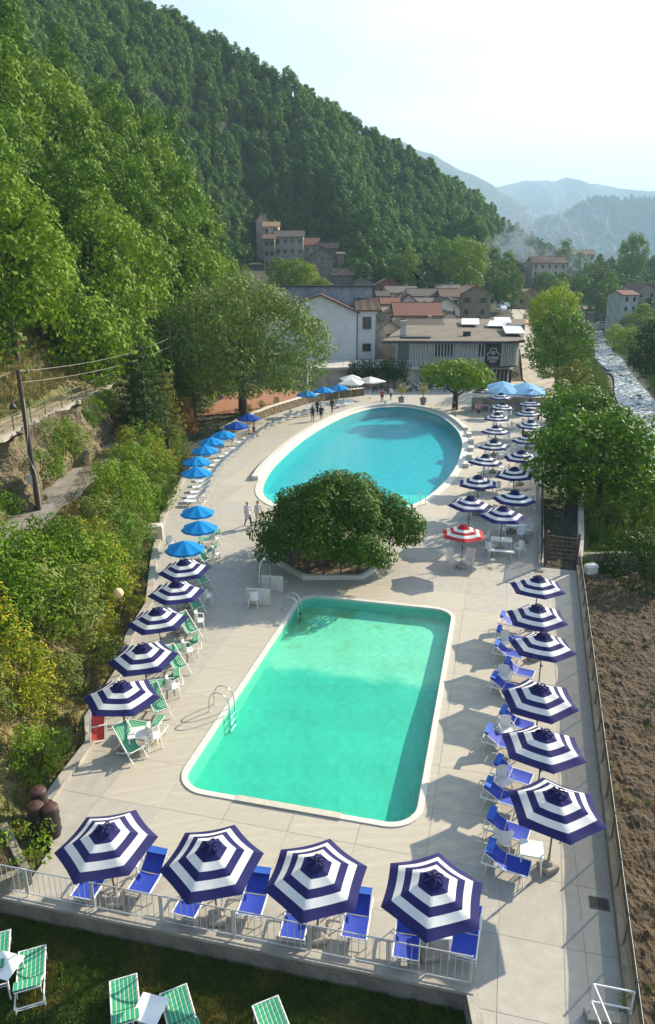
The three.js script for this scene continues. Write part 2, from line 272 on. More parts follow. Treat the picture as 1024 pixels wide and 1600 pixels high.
// stream
{
  const pos = [], idx = [], uv = []; let k = 0;
  for (let s = 60; s <= 330; s += 2, k++) { const tr = table(riverT, s), y = riverY(s), w = 2.5 + Math.sin(s * 0.11) * 0.5; for (let j = 0; j <= 8; j++) { const f = j / 8 * 2 - 1, [x, z] = toXZ(s, tr + f * w); pos.push(x, y + 0.05 * fbm(x * 0.8, z * 0.8, 1, 3), z); uv.push(x, z); if (k && j) { const o = k * 9 + j; idx.push(o - 10, o - 9, o, o - 10, o, o - 1); } } }
  const g = new THREE.BufferGeometry(); g.setAttribute('position', new THREE.Float32BufferAttribute(pos, 3)); g.setAttribute('uv', new THREE.Float32BufferAttribute(uv, 2)); g.setIndex(idx); g.computeVertexNormals();
  const foam = texture(512, (u, v) => { const k = sstep(0.05, 0.32, tile(u, v, 16, 6, 4) + 0.12 * (rnd() - 0.5)); return [mix(0.07, 0.74, k), mix(0.115, 0.78, k), mix(0.15, 0.82, k)]; }); // dark water with broken white foam
  const n = g.attributes.normal; if (n.getY(0) < 0) { g.index.array.reverse?.(); g.computeVertexNormals(); }
  struct('stream', g, std([1, 1, 1], 0.22, { map: rep(foam, 0.14), bumpMap: rep(lumps, 0.45), bumpScale: 0.05 }));
  const R = rng(41), rg = new THREE.IcosahedronGeometry(1, 1); { const p = rg.attributes.position; for (let i = 0; i < p.count; i++) { const a = 0.85 + 0.35 * fbm(p.getX(i) * 1.3, p.getY(i) * 1.3, p.getZ(i) * 1.3, 2); p.setXYZ(i, p.getX(i) * a, p.getY(i) * a * 0.6, p.getZ(i) * a); } rg.computeVertexNormals(); boxuv(rg); }
  const im = new THREE.InstancedMesh(rg, std([0.22, 0.20, 0.18], 0.9, { map: rep(blotch, 0.6) }), 420), m4 = new THREE.Matrix4(), q = new THREE.Quaternion();
  for (let i = 0; i < 420; i++) { const s = 70 + R() * 240, e = (R() < 0.7 ? (R() < 0.5 ? -1 : 1) * (3.2 + R() * 1.6) : (R() - 0.5) * 6), [x, z] = toXZ(s, table(riverT, s) + e), c = 0.2 + R() * R() * 0.7; m4.compose(V(x, riverY(s) - 0.05, z), q.setFromEuler(new THREE.Euler(0, R() * 6, 0)), V(c * (1 + R() * 0.6), c, c)); im.setMatrixAt(i, m4); }
  im.name = 'stream_boulders'; im.userData = { kind: 'stuff', label: 'grey boulders along and in the shallow stream', category: 'boulders' }; im.castShadow = im.receiveShadow = true; scene.add(im);
}
// ploughed field right of the fence: clods as real relief
{
  const nx = 190, nz = 430, g = new THREE.PlaneGeometry(1, 1, nx, nz).rotateX(-Math.PI / 2), p = g.attributes.position;
  for (let i = 0; i < p.count; i++) {
    const q = p.getZ(i) + 0.5, f = p.getX(i) + 0.5, z = mix(-8, -37.6, q), x0 = fenceX(z) + 0.16, x = x0 + f * f * 6 + f * 7;
    const c = fbm(x * 1.6, z * 1.6, 3, 3) * 0.10 + Math.max(0, fbm(x * 8.5, z * 8.5, 6, 3)) * 0.085 + 0.035 * Math.sin((x * 0.6 + z * 0.8) * 7 + fbm(x, z, 2, 2) * 3);
    p.setXYZ(i, x, -0.36 + c, z);
  }
  g.computeVertexNormals(); struct('ploughed_field', planar(g), M.soil);
}
// lawn below the railing
const LAWN = [[-26, -18], [-8.74, -15.2], [-2.27, -13.85], [3.2, -12.5], [3.2, -2], [-26, -2]];
struct('lawn', (() => { const g = new THREE.PlaneGeometry(30, 17, 90, 50).rotateX(-Math.PI / 2).translate(-11.75, 0, -9.5), p = g.attributes.position; for (let i = 0; i < p.count; i++) { const x = p.getX(i), z = Math.max(p.getZ(i), -12.2 + (x - 3.29) * 0.2244); p.setXYZ(i, x, -0.6 + 0.05 * fbm(x * 0.7, z * 0.7, 1, 3), z); } g.computeVertexNormals(); return planar(g); })(), M.turf);
// rough rock wall that carries the path
{
  const nx = 150, ny = 16, g = new THREE.PlaneGeometry(1, 1, nx, ny), p = g.attributes.position;
  for (let i = 0; i < p.count; i++) { const f = p.getX(i) + 0.5, q = p.getY(i) + 0.5, z = mix(-21, -64, f), but = sstep(0.55, 0.8, Math.sin(z * 0.62 + 0.5)) * 0.8, b = fbm(z * 0.7, q * 3, 1, 4) * 0.5 + fbm(z * 2.4, q * 9, 4, 3) * 0.22; p.setXYZ(i, -18.05 + b + but + (1 - q) * 0.7, 3.1 + q * 4.15 + 0.12 * fbm(z, q * 3, 9, 2), z); }
  g.computeVertexNormals();
  const uv = g.attributes.uv; for (let i = 0; i < p.count; i++) uv.setXY(i, p.getZ(i), p.getY(i));
  solo('rock_wall', g, M.rock, 'rough rock and dry stone wall holding up the railed hillside path', 'wall');
}

// ---------------------------------------------------------------- pools
{
  const walls = (poly, y0, y1) => { const p = [], i2 = []; poly.forEach(([x, z], i) => { const [u, w] = poly[(i + 1) % poly.length]; const o = p.length / 3; p.push(x, y0, z, u, y0, w, u, y1, w, x, y1, z); i2.push(o, o + 2, o + 1, o, o + 3, o + 2); }); const g = new THREE.BufferGeometry(); g.setAttribute('position', new THREE.Float32BufferAttribute(p, 3)); g.setIndex(i2); g.computeVertexNormals(); return boxuv(g); };
  // rectangular pool: shallow far end, a step down half way, deeper near end
  const pool = thing('swimming_pool', 'rectangular swimming pool with rounded corners and pale green turquoise water', 'pool');
  const at = RECTP.spot, L = RECTP.L, Wd = RECTP.Wd, cut = 8.9;
  const bigR = grown(RECT, 0.012);
  part('basin_wall', walls(bigR, -2.6, -0.02), std([0.30, 0.66, 0.55], 0.6, { map: rep(grain, 0.7) }), pool);
  const floorGrid = (b0, b1, y0, y1, n = 24) => { const g = new THREE.PlaneGeometry(1, 1, n, n), p = g.attributes.position; for (let i = 0; i < p.count; i++) { const a = (p.getX(i) + 0.5) * (Wd + 0.4) - 0.2, b = mix(b0, b1, p.getY(i) + 0.5), [x, z] = at(a, b); p.setXYZ(i, x, mix(y0, y1, p.getY(i) + 0.5), z); } g.computeVertexNormals(); if (g.attributes.normal.getY(0) < 0) { const ix = g.index.array; for (let i = 0; i < ix.length; i += 3) [ix[i + 1], ix[i + 2]] = [ix[i + 2], ix[i + 1]]; g.computeVertexNormals(); } return planar(g); };
  // liner: turquoise paint, worn and silted pale at the shallow end with olive stains
  const silt = (g) => { const p = g.attributes.position, c = new Float32Array(p.count * 3); for (let i = 0; i < p.count; i++) { const x = p.getX(i), z = p.getZ(i), b = (x - 2.58) * 0.239 + (z + 17.27) * -0.971, k = sstep(-0.5, 0.5, b - cut + fbm(x * 0.9, z * 0.9, 4, 3) * 0.5), st = sstep(-0.05, 0.4, fbm(x * 0.35 + 4, z * 0.35, 7, 4)) * sstep(cut + 0.5, cut + 3, b), e = 1 + 0.10 * fbm(x * 0.6, z * 0.6, 2, 3); c.set([mix(mix(0.10, 0.54, k), 0.50, st) * e, mix(mix(0.58, 0.74, k), 0.55, st) * e, mix(mix(0.46, 0.57, k), 0.30, st) * e], 3 * i); } g.setAttribute('color', new THREE.BufferAttribute(c, 3)); return g; };
  const floorMat = std([1, 1, 1], 0.65, { vertexColors: true, map: rep(grain, 0.6) });
  part('deep_floor', silt(floorGrid(-0.2, cut - 3.6, -0.82, -0.78, 60)), floorMat, pool); part('ramp_floor', silt(floorGrid(cut - 3.6, cut, -0.78, -0.62, 60)), floorMat, pool); part('shallow_floor', silt(floorGrid(cut, L + 0.2, -0.62, -0.55, 70)), floorMat, pool);
  part('coping', prism(grown(RECT, 0.20), -0.03, 0.035, [RECT]), M.coping, pool);
  const ripple = rep(lumps, 0.8);
  const waterA = phy([0.55, 0.97, 0.90], 0.02, { specularIntensity: 0.8, transmission: 1, ior: 1.33, thickness: 0, bumpMap: ripple, bumpScale: 0.032 });
  part('water', sheet(RECT, -0.13), waterA, pool);
  const drain = (a, b) => { const [x, z] = at(a, b); return cyl(0.14, 0.14, 0.02, x, -0.82, z, 14); };
  part('drain', drain(1.6, 0.7), M.dark, pool);
  // entry ledge cut into the near coping
  const e0 = at(2.2, -0.22), e1 = at(5.6, -0.22), e2 = at(5.6, 0.02), e3 = at(2.2, 0.02);
  part('entry_ledge', prism([e0, e1, e2, e3], 0.036, 0.06), std([0.62, 0.58, 0.48], 0.8, { map: rep(grain, 1) }), pool);

  // oval pool
  const big = thing('oval_pool', 'large oval swimming pool filled with deep turquoise blue water', 'pool');
  const bigO = grown(OVAL, 0.012);
  part('basin_wall', walls(bigO, -2.6, -0.02), std([0.03, 0.45, 0.50], 0.6, { map: rep(grain, 0.4) }), big);
  part('basin_floor', sheet(bigO, -1.3), std([0.003, 0.47, 0.55], 0.6, { map: rep(grain, 0.25) }), big);
  const step = OVAL.filter(([, z]) => z > -54.3);
  part('shallow_step', prism(step, -1.29, -0.5), std([0.25, 0.72, 0.64], 0.6, { map: rep(grain, 0.5) }), big);
  part('coping', prism(grown(OVAL, 0.6), -0.03, 0.04, [OVAL]), M.coping, big);
  part('water', sheet(OVAL, -0.11), phy([0.38, 0.95, 0.97], 0.03, { specularIntensity: 0.7, transmission: 1, ior: 1.33, thickness: 0, bumpMap: rep(lumps, 0.6), bumpScale: 0.035 }), big);
  // raised kerb seat round the oval pool, whole on the left and far side, in blocks on the right
  const ring = (i0, i1, name, label) => { const a = [], b = []; for (let i = i0; i <= i1; i++) { const k = (i + 96) % 96; a.push(grown(OVAL, 0.62)[k]); b.push(grown(OVAL, 1.15)[k]); } return solo(name, prism([...a, ...b.reverse()], -0.02, 0.34), M.coping, label, 'kerb', 0, 0, 0, 0, 'raised kerbs round the oval pool'); };
  ring(4, 57, 'pool_kerb', 'long curved pale stone kerb along the left and far side of oval pool');
  let q = 0; for (const i of [59, 62, 65, 68, 71]) ring(i, i + 1, 'pool_kerb', 'short pale stone kerb block on the sunbeds side of the oval pool');
}

// ---------------------------------------------------------------- deck: slabs with open joints over a base
{
  struct('deck_base', sheet(DECK, -0.014, [grown(RECT, 0.03), grown(OVAL, 0.03)]), M.joint);
  const deck = new THREE.Group(); deck.name = 'paved_deck'; deck.userData = { kind: 'structure' }; scene.add(deck);
  const S = 2.05, slab = (() => { const g = new RoundedBoxGeometry(S - 0.007, 0.05, S - 0.007, 1, 0.003).translate(0, -0.025, 0); g.rotateY(-0.2443); return planar(g); })();
  // each slab keeps its own piece of the pattern
  const slabs = [0, 1, 2, 3, 4, 5].map((k) => { const g = slab.clone(), uv = g.attributes.uv; for (let i = 0; i < uv.count; i++) { const a = 0.2443 + (k % 2 ? Math.PI / 2 : 0), x = uv.getX(i), y = uv.getY(i); uv.setXY(i, x * Math.cos(a) - y * Math.sin(a) + k * 3.7, x * Math.sin(a) + y * Math.cos(a) + k * 1.9); } return g; });
  const R = rng(5), far = [[], [], []]; let near = 0; const cells = [];
  for (let s = 4; s < 122; s += S) for (let t = -34; t < 12; t += S) { const [x, z] = toXZ(s + S / 2, t + S / 2); cells.push([x, z, s, t]); }
  cells.sort((a, b) => b[1] - a[1]);
  for (const [x, z, s, t] of cells) {
    let full = true, any = false;
    for (let i = 0; i <= 4; i++) for (let j = 0; j <= 4; j++) { const [a, b] = toXZ(s + S * i / 4, t + S * j / 4), ok = inside(DECK, a, b) && !inside(RECT, a, b) && !inside(OVAL, a, b); full &&= ok; any ||= ok; }
    if (!any) continue;
    const beige = distTo(RECT, x, z) < 2.2 || (distTo(OVAL, x, z) < 2.6), k = Math.floor(R() * 3), mat = (beige ? M.plank : M.slab)[k];
    if (full && near < 290) { near++; const m = part('slab', slabs[beige ? 2 * Math.floor(R() * 3) : Math.floor(R() * 6)], mat, deck); m.position.set(x, 0, z); continue; }
    const g = [], n = full ? 1 : 20, w = (S - 0.012) / n;
    for (let i = 0; i < n; i++) for (let j = 0; j < n; j++) {
      const [a, b] = toXZ(s + 0.006 + w * (i + 0.5), t + 0.006 + w * (j + 0.5));
      if (n > 1 && (!inside(DECK, a, b) || inside(RECT, a, b) || inside(OVAL, a, b))) continue;
      g.push(new THREE.PlaneGeometry(w, w).rotateX(-Math.PI / 2).rotateY(-0.2443).translate(a, 0, b));
    }
    if (!g.length) continue;
    if (near < 290 && z > -60) { near++; part('slab', planar(merged(g)), mat, deck); } else far[k + 0].push(...g.map((q) => ((q.userData = beige), q)));
  }
  for (let k = 0; k < 3; k++) for (const bg of [true, false]) { const l = far[k].filter((g) => g.userData === bg); if (l.length) { const m = part('distant_slabs', planar(merged(l)), (bg ? M.plank : M.slab)[k], deck); m.userData.kind = 'stuff'; } }
}

// ---------------------------------------------------------------- vegetation
const leafMat = (r, g, b, t = 0.34) => phy([r, g, b], 0.62, { vertexColors: true, transmission: t, thickness: 0, specularIntensity: 0.18, side: THREE.DoubleSide });
// many small folded leaves spread over clumps; clumps: [x, y, z, radius, flatness]
function foliage(clumps, perArea, size, seed, o = {}) {
  const R = rng(seed), pos = [], nor = [], col = [], idx = [], n = V(0, 0, 0), a = V(0, 0, 0), b = V(0, 0, 0), p = V(0, 0, 0), tmp = V(0, 0, 0);
  const { tint = [1, 1, 1], tint2 = [1.25, 1.15, 0.8], share = 0.35, droop = 0, up = 0.35, long = 1.7, fill = 0.3 } = o;
  for (const [cx, cy, cz, r, fl = 1] of clumps) {
    const count = Math.max(6, Math.round(perArea * r * r * (0.5 + 0.5 * fl)));
    for (let k = 0; k < count; k++) {
      const z = R() * 2 - 1, th = R() * 6.2832, q = Math.sqrt(1 - z * z), rad = r * (R() < fill ? Math.cbrt(R()) : 0.82 + R() * 0.26);
      n.set(q * Math.cos(th), z, q * Math.sin(th)); p.set(cx + n.x * rad, cy + n.y * rad * fl, cz + n.z * rad);
      n.set(n.x + (R() - 0.5) * 1.5, n.y + up + (R() - 0.5) * 1.3, n.z + (R() - 0.5) * 1.5).normalize();
      a.set(R() - 0.5, (R() - 0.5) * 0.6 - droop, R() - 0.5).cross(n).normalize(); b.crossVectors(n, a).normalize();
      const s = size * (0.6 + R() * 0.8), w = s / long, f = s * 0.16, i0 = pos.length / 3;
      const pt = (u, v, h) => { tmp.copy(p).addScaledVector(b, u).addScaledVector(a, v).addScaledVector(n, h); pos.push(tmp.x, tmp.y, tmp.z); };
      pt(-s / 2, 0, 0); pt(0, w / 2, -f); pt(s / 2, 0, 0); pt(0, -w / 2, -f);
      const t = R() < share ? tint2 : tint, br = 0.9 + R() * 0.2; for (let i = 0; i < 4; i++) { nor.push(n.x, n.y, n.z); col.push(t[0] * br, t[1] * br, t[2] * br); }
      idx.push(i0, i0 + 1, i0 + 2, i0, i0 + 2, i0 + 3);
    }
  }
  const g = new THREE.BufferGeometry(); g.setAttribute('position', new THREE.Float32BufferAttribute(pos, 3)); g.setAttribute('color', new THREE.Float32BufferAttribute(col, 3)); g.setIndex(idx);
  const ng = g; ng.computeVertexNormals(); return ng;
}
// clump centres spread over an uneven dome
function dome(seed, n, rx, ry, cy, cr, o = {}) {
  const R = rng(seed), out = [], { low = -0.55, inner = 0.25, flat = 0.8, cone = 0 } = o;
  for (let i = 0; i < n; i++) {
    const y = mix(low, 1, (i + R()) / n), th = i * 2.39996 + R() * 0.8, q = Math.sqrt(Math.max(0, 1 - y * y)) * (cone ? mix(1, clamp(1 - (y - low) / (1 - low)) * 1.25, cone) : 1), k = R() < inner ? 0.35 + R() * 0.4 : 0.72 + R() * 0.34;
    out.push([Math.cos(th) * q * rx * k, cy + y * ry * (0.85 + R() * 0.3) * (k < 0.7 ? 0.6 : 1), Math.sin(th) * q * rx * k, cr * (0.7 + R() * 0.65), flat]);
  }
  return out;
}
function trunk(seed, h, r, limbs = 6, spread = 0.5, lean = 0.1) { // tapered trunk with limbs
  const R = rng(seed), g = [], lx = (R() - 0.5) * lean * h, lz = (R() - 0.5) * lean * h, top = [lx, h, lz];
  g.push(bar([0, -0.4, 0], [lx * 0.5, h * 0.5, lz * 0.5], r * 1.15, 9, r * 0.8), bar([lx * 0.5, h * 0.48, lz * 0.5], top, r * 0.8, 8, r * 0.35));
  for (let i = 0; i < limbs; i++) { const f = 0.4 + 0.5 * (i + R()) / limbs, th = i * 2.4 + R(), L = h * spread * (0.7 + R() * 0.6), s = [lx * f, h * f, lz * f], m = [s[0] + Math.cos(th) * L * 0.55, s[1] + L * 0.35, s[2] + Math.sin(th) * L * 0.55]; g.push(bar(s, m, r * 0.42, 6, r * 0.28), bar(m, [m[0] + Math.cos(th + 0.3) * L * 0.5, m[1] + L * 0.45, m[2] + Math.sin(th + 0.3) * L * 0.5], r * 0.28, 5, r * 0.1)); }
  return boxuv(merged(g));
}
const GREEN = { deepGreen: leafMat(0.092, 0.195, 0.012, 0.48), midGreen: leafMat(0.128, 0.250, 0.014, 0.5), lightGreen: leafMat(0.180, 0.300, 0.016, 0.5), olive: leafMat(0.185, 0.205, 0.028, 0.48), willow: leafMat(0.205, 0.270, 0.058, 0.5), yellow: leafMat(0.42, 0.43, 0.018, 0.45), blue: leafMat(0.045, 0.100, 0.020, 0.35), lime: leafMat(0.31, 0.42, 0.018, 0.5), ivy: leafMat(0.034, 0.084, 0.009, 0.35), dry: leafMat(0.32, 0.16, 0.04, 0.45) };  // first three: light, mid and deep greens shared by trees, shrubs and bushes

// kinds of hillside tree, built once
const kinds = [0, 1, 2, 3].map((k) => ({
  crown: foliage(dome(20 + k, [64, 58, 70, 52][k], [3.2, 2.7, 3.5, 2.2][k], [4.2, 5.2, 3.7, 6.0][k], [6.0, 6.8, 5.4, 7.6][k], [0.9, 0.8, 0.95, 0.72][k], { cone: [0, 0.35, 0, 0.5][k], low: -0.8, inner: 0.15 }), 96, 0.33, 60 + k, { long: 1.45 }),
  trunk: trunk(80 + k, 8, 0.2, 5, 0.35),
}));
const hillLabel = { lightGreen: 'light green broadleaf tree on the steep wooded slope above the path', midGreen: 'mid green broadleaf tree on the steep wooded slope above the path', deepGreen: 'deep green broadleaf tree on the steep wooded slope above the path' };
function tree(name, label, k, x, y, z, sc, mat, group, sy = 1) {
  const t = thing(name, label, 'tree', x, y, z, (x * 7.1 + z * 3.3) % 6.28, group); t.scale.set(sc, sc * sy, sc);
  part('trunk', k.trunk, M.bark, t); part('crown', k.crown, mat, t); return t;
}
const eye = (x, y, z) => { const dz = -z * 0.9512 + (15.5 - y) * 0.3085, v = ((15.5 - y) * 0.9512 - -z * -0.3085 * -1); return [512 + 1110 * x / dz, dz]; };
{ // near wooded slope
  const R = rng(77); let n = 0;
  const spots = [];
  for (let z = -24; z > -150; z -= 4.1) for (let x = -110; x < -10; x += 4.1) {
    const px = x + (R() - 0.5) * 3.4, pz = z + (R() - 0.5) * 3.4, f = table(hillFoot, -pz);
    if (px > f - 1.8 || px < f - 62) continue;
    const [u] = eye(px, ground(px, pz) + 6, pz); if (u < -60 || u > 560) continue;
    spots.push([px, pz]);
  }
  spots.sort((a, b) => b[1] - a[1]);
  for (const [x, z] of spots) {
    const y = ground(x, z) - 0.4, f = table(hillFoot, -z), kd = Math.floor(R() * 4), m = ['lightGreen', 'midGreen', 'lightGreen', 'deepGreen'][kd]; // crown shape, drawn at random, sets how light the leaf green is
    if (n < 285) { n++; tree('hillside_tree', hillLabel[m], kinds[kd], x, y, z, 0.85 + R() * 0.5, GREEN[m], 'trees on the near wooded slope', 0.95 + R() * 0.3); }
  }
}
// the wood on the mountain behind and on the far ridges: too many to tell apart
const farCrown = [0, 1, 2].map((k) => foliage(dome(30 + k, 22, [2.9, 2.5, 3.2][k], [3.4, 4.4, 3.1][k], [4.2, 5.2, 4.0][k], [1.15, 1.0, 1.25][k], { low: -0.7, cone: [0, 0.4, 0][k] }), 34, 0.75, 90 + k, { long: 1.35 }));
function wood(name, label, spots, seed, base = [0.100, 0.215, 0.020]) {
  const g = new THREE.Group(); g.name = numbered(name); g.userData = { kind: 'stuff', label, category: 'wood' }; scene.add(g);
  const R = rng(seed), lists = [[], [], []], mat = leafMat(...base, 0.5), m4 = new THREE.Matrix4(), q = new THREE.Quaternion(), e = new THREE.Euler();
  for (const s of spots) lists[Math.floor(R() * 3)].push(s);
  lists.forEach((l, k) => {
    const im = new THREE.InstancedMesh(farCrown[k], mat, l.length); im.name = 'crowns'; im.castShadow = im.receiveShadow = true;
    l.forEach(([x, y, z, s], i) => { q.setFromEuler(e.set((R() - 0.5) * 0.2, R() * 6.28, (R() - 0.5) * 0.2)); m4.compose(V(x, y, z), q, V(s, s * (0.85 + R() * 0.5), s)); im.setMatrixAt(i, m4); const t = fbm(x * 0.02, z * 0.02, 6, 3) + (R() - 0.5) * 0.8; im.setColorAt(i, C(1 + t * 0.45, 1 + t * 0.28, 1 + t * 0.1)); });
    g.add(im);
  });
}
{
  const R = rng(99), spots = [];
  for (let phi = -0.44; phi < 0.5; phi += 0.0082) { const rf = table(foot, phi), rr = table(ridge, phi); for (let r = rf - 18; r < rr + 14; r += 2.95) { const a = phi + (R() - 0.5) * 0.009, q = r + (R() - 0.5) * 3, x = Math.sin(a) * q, z = -Math.cos(a) * q; const [s, t] = toST(x, z); if (Math.abs(t - table(riverT, s)) < 8 && q < 330) continue; if (q < rf + 8 && R() < 0.6) continue; if (a > -0.1 && a < 0.03 && q < rf - 1) continue; if (a > -0.03 && a < 0.235 && q < rf + 3) continue; if (a > 0.2 && a < 0.345 && q > 286 && q < 352) continue; spots.push([x, ground(x, z) - 0.5, z, (0.36 + R() * 0.48) * (a > 0.2 && a < 0.345 && q < 300 ? 0.62 : 1)]); } }
  wood('mountain_wood', 'dense green wood covering the mountainside behind the village', spots, 5);
  const s2 = []; const p = midHill.geometry.attributes.position; for (let i = 0; i < p.count; i++) if (R() < 0.6) s2.push([p.getX(i) + (R() - 0.5) * 10, p.getY(i) - 1, p.getZ(i) + (R() - 0.5) * 16, 1.6 + R() * 1.8]);
  wood('hill_wood', 'hazy wood on the rounded hill far down the valley', s2, 8, [0.08, 0.17, 0.02]);
}

// shrubs on the bank left of the deck
const shrubKinds = [0, 1, 2, 3].map((k) => foliage(dome(140 + k, 22, [1.35, 1.2, 1.5, 1.1][k], [1.2, 1.5, 1.0, 1.7][k], [0.95, 1.2, 0.8, 1.35][k], [0.55, 0.48, 0.6, 0.42][k], { low: -0.7 }), 300, 0.17, 160 + k, { long: [1.9, 2.6, 1.8, 2.9][k] }));
const looseBush = [0, 1].map((k) => foliage(dome(145 + k, 22, 1.4, 1.3, 1.0, 0.55, { low: -0.7 }), 190, 0.2, 165 + k, { long: 1.7 }));
const broom = [0, 1].map((k) => foliage(dome(150 + k, 30, 1.15, 1.5, 1.3, 0.36, { low: -0.75, cone: 0.55, inner: 0.1 }), 420, 0.15, 170 + k, { long: 2.6, up: 0.7, tint: [0.42, 0.62, 1], tint2: [1.15, 1.0, 0.7], share: 0.42 }));
const stems = boxuv(merged([0, 1, 2, 3, 4].map((i) => bar([Math.cos(i * 1.3) * 0.1, -0.2, Math.sin(i * 1.3) * 0.1], [Math.cos(i * 1.3) * 0.55, 1.3, Math.sin(i * 1.3) * 0.55], 0.035, 5, 0.012))));
const shrubLabel = { midGreen: 'mid green leafy shrub on the bank beside the deck', lightGreen: 'light green leafy shrub on the bank beside the deck', deepGreen: 'dark green leafy shrub on the bank beside the deck', willow: 'grey green small leaved shrub on the bank beside the deck', yellow: 'yellow tipped broom shrub on the bank beside the deck' };
{
  const R = rng(31);
  for (let z = -17; z > -64; z -= 1.55) for (let u = 1.35; u < 8.8; u += 1.45) {
    const pz = z + (R() - 0.5) * 1.3, px = table(leftRows, -pz) - u - (R() - 0.5) * 1.1, near = -pz;
    if (px < -15.3 || (near > 28 && near < 46 && px < -13.3) || (near < 19.5 && u < 3.4)) continue;
    const [q] = eye(px, 3, pz); if (q < -90) continue;
    const f = fbm(px * 0.22, pz * 0.22, 12, 2), m = f > 0.13 ? 'yellow' : ['midGreen', 'lightGreen', 'deepGreen', 'willow', 'midGreen', 'lightGreen'][Math.floor(R() * 6)], sc = (0.8 + R() * 0.5) * (u < 2.6 ? 0.72 : 1) * (near > 56 ? 0.8 : 1);
    const t = thing('shrub', shrubLabel[m], 'shrub', px, ground(px, pz) - 0.12, pz, R() * 6, 'shrubs on the bank'); t.scale.set(sc, sc * (0.85 + R() * 0.35), sc);
    part('stems', stems, M.bark, t); part('foliage', m === 'yellow' ? broom[Math.floor(R() * 2)] : shrubKinds[Math.floor(R() * 4)], GREEN[m], t);
  }
}
// shrubs rooted in the rock wall below the path
{ const R = rng(36); for (let i = 0; i < 15; i++) { const z = -26 - i * 2.4 - R() * 1.2, y = 3.3 + R() * 2.6, m = ['midGreen', 'deepGreen', 'lightGreen'][i % 3], t = thing('wall_shrub', { midGreen: 'mid green shrub rooted in the rock wall below the path', deepGreen: 'dark green shrub rooted in the rock wall below the path', lightGreen: 'light green shrub rooted in the rock wall below the path' }[m], 'shrub', -17.55, y, z, R() * 6, 'shrubs in the rock wall'), s = 0.55 + R() * 0.5; t.scale.set(s, s, s); part('stems', stems, M.bark, t); part('foliage', shrubKinds[i % 4], GREEN[m], t); } }
// undergrowth along the foot of the wooded slope
{
  const R = rng(33), lab = { midGreen: 'mid green bush in the undergrowth at the foot of the wooded slope', lightGreen: 'light green bush in the undergrowth at the foot of the wooded slope', deepGreen: 'dark green bush in the undergrowth at the foot of the wooded slope' };
  for (let z = -27; z > -112; z -= 2.6) for (let u = 0.6; u < 9; u += 2.7) {
    const pz = z + (R() - 0.5) * 2, px = table(hillFoot, -pz) - u - (R() - 0.5) * 1.6, bare = -pz < 62 && u < 4 && fbm(px * 0.1, pz * 0.1, 5, 2) < 0.05; if (bare) continue;
    const [q] = eye(px, 8, pz); if (q < -60) continue;
    const m = ['midGreen', 'lightGreen', 'deepGreen', 'lightGreen'][Math.floor(R() * 4)], sc = 1.5 + R() * 1.1, t = thing('undergrowth_bush', lab[m], 'bush', px, ground(px, pz) - 0.3, pz, R() * 6, 'undergrowth below the wooded slope'); t.scale.set(sc, sc * (0.9 + R() * 0.5), sc);
    part('stems', stems, M.bark, t); part('foliage', looseBush[Math.floor(R() * 2)], GREEN[m], t);
  }
}
// pines among the shrubs
function pine(label, x, z, h, r, mat, seed, name = 'pine_tree', k = 1) {
  const R = rng(seed), y = ground(x, z) - 0.2, t = thing(name, label, 'tree', x, y, z, R() * 6, undefined), cl = [], lg = [];
  for (let i = 0; i < 11 * k; i++) { const f = 0.22 + 0.78 * i / (11 * k), rr = r * Math.pow(1.06 - f, 0.75), n = Math.round(4 + 4 * (1 - f)); for (let j = 0; j < n; j++) { const th = j * 6.283 / n + i * 0.7 + R() * 0.5, q = rr * (0.7 + R() * 0.4); lg.push(bar([0, f * h * 0.97, 0], [Math.cos(th) * q * 0.85, f * h - q * 0.05, Math.sin(th) * q * 0.85], 0.05, 4, 0.015)); for (const e of [0.55, 0.95]) cl.push([Math.cos(th) * q * e, f * h + (e - 0.6) * 0.2, Math.sin(th) * q * e, 0.24 + 0.34 * rr * 0.35 + 0.1 * R(), 0.5]); } }
  part('trunk', boxuv(merged([bar([0, -0.4, 0], [0, h, 0], 0.17 + h * 0.008, 9, 0.04), ...lg])), M.bark, t);
  part('crown', foliage(cl, 240, 0.21, seed + 3, { long: 3.2, up: 0.6 }), mat, t); return t;
}
{ const p = [[-14.72, -57.12], [-13.98, -60.95], [-14.17, -75.34], [-15.61, -57.28], [-13.94, -68.26]];
  pine('tall dark pine with thin crown rising above the bank', p[0][0], p[0][1], 9.2, 2.3, GREEN.blue, 301);
  pine('pine with rusty dry needles above the bank', p[1][0], p[1][1], 7.2, 1.9, GREEN.olive, 302);
  pine('bright green bushy conifer by the blue parasols', p[2][0], p[2][1], 8.0, 2.0, GREEN.midGreen, 303);
  pine('small dark conifer squeezed beside the tall pine', p[3][0], p[3][1], 7.6, 1.8, GREEN.ivy, 304);
  pine('scrubby low conifer with brown dead twigs on the bank', p[4][0], p[4][1], 4.4, 1.7, GREEN.dry, 305); }

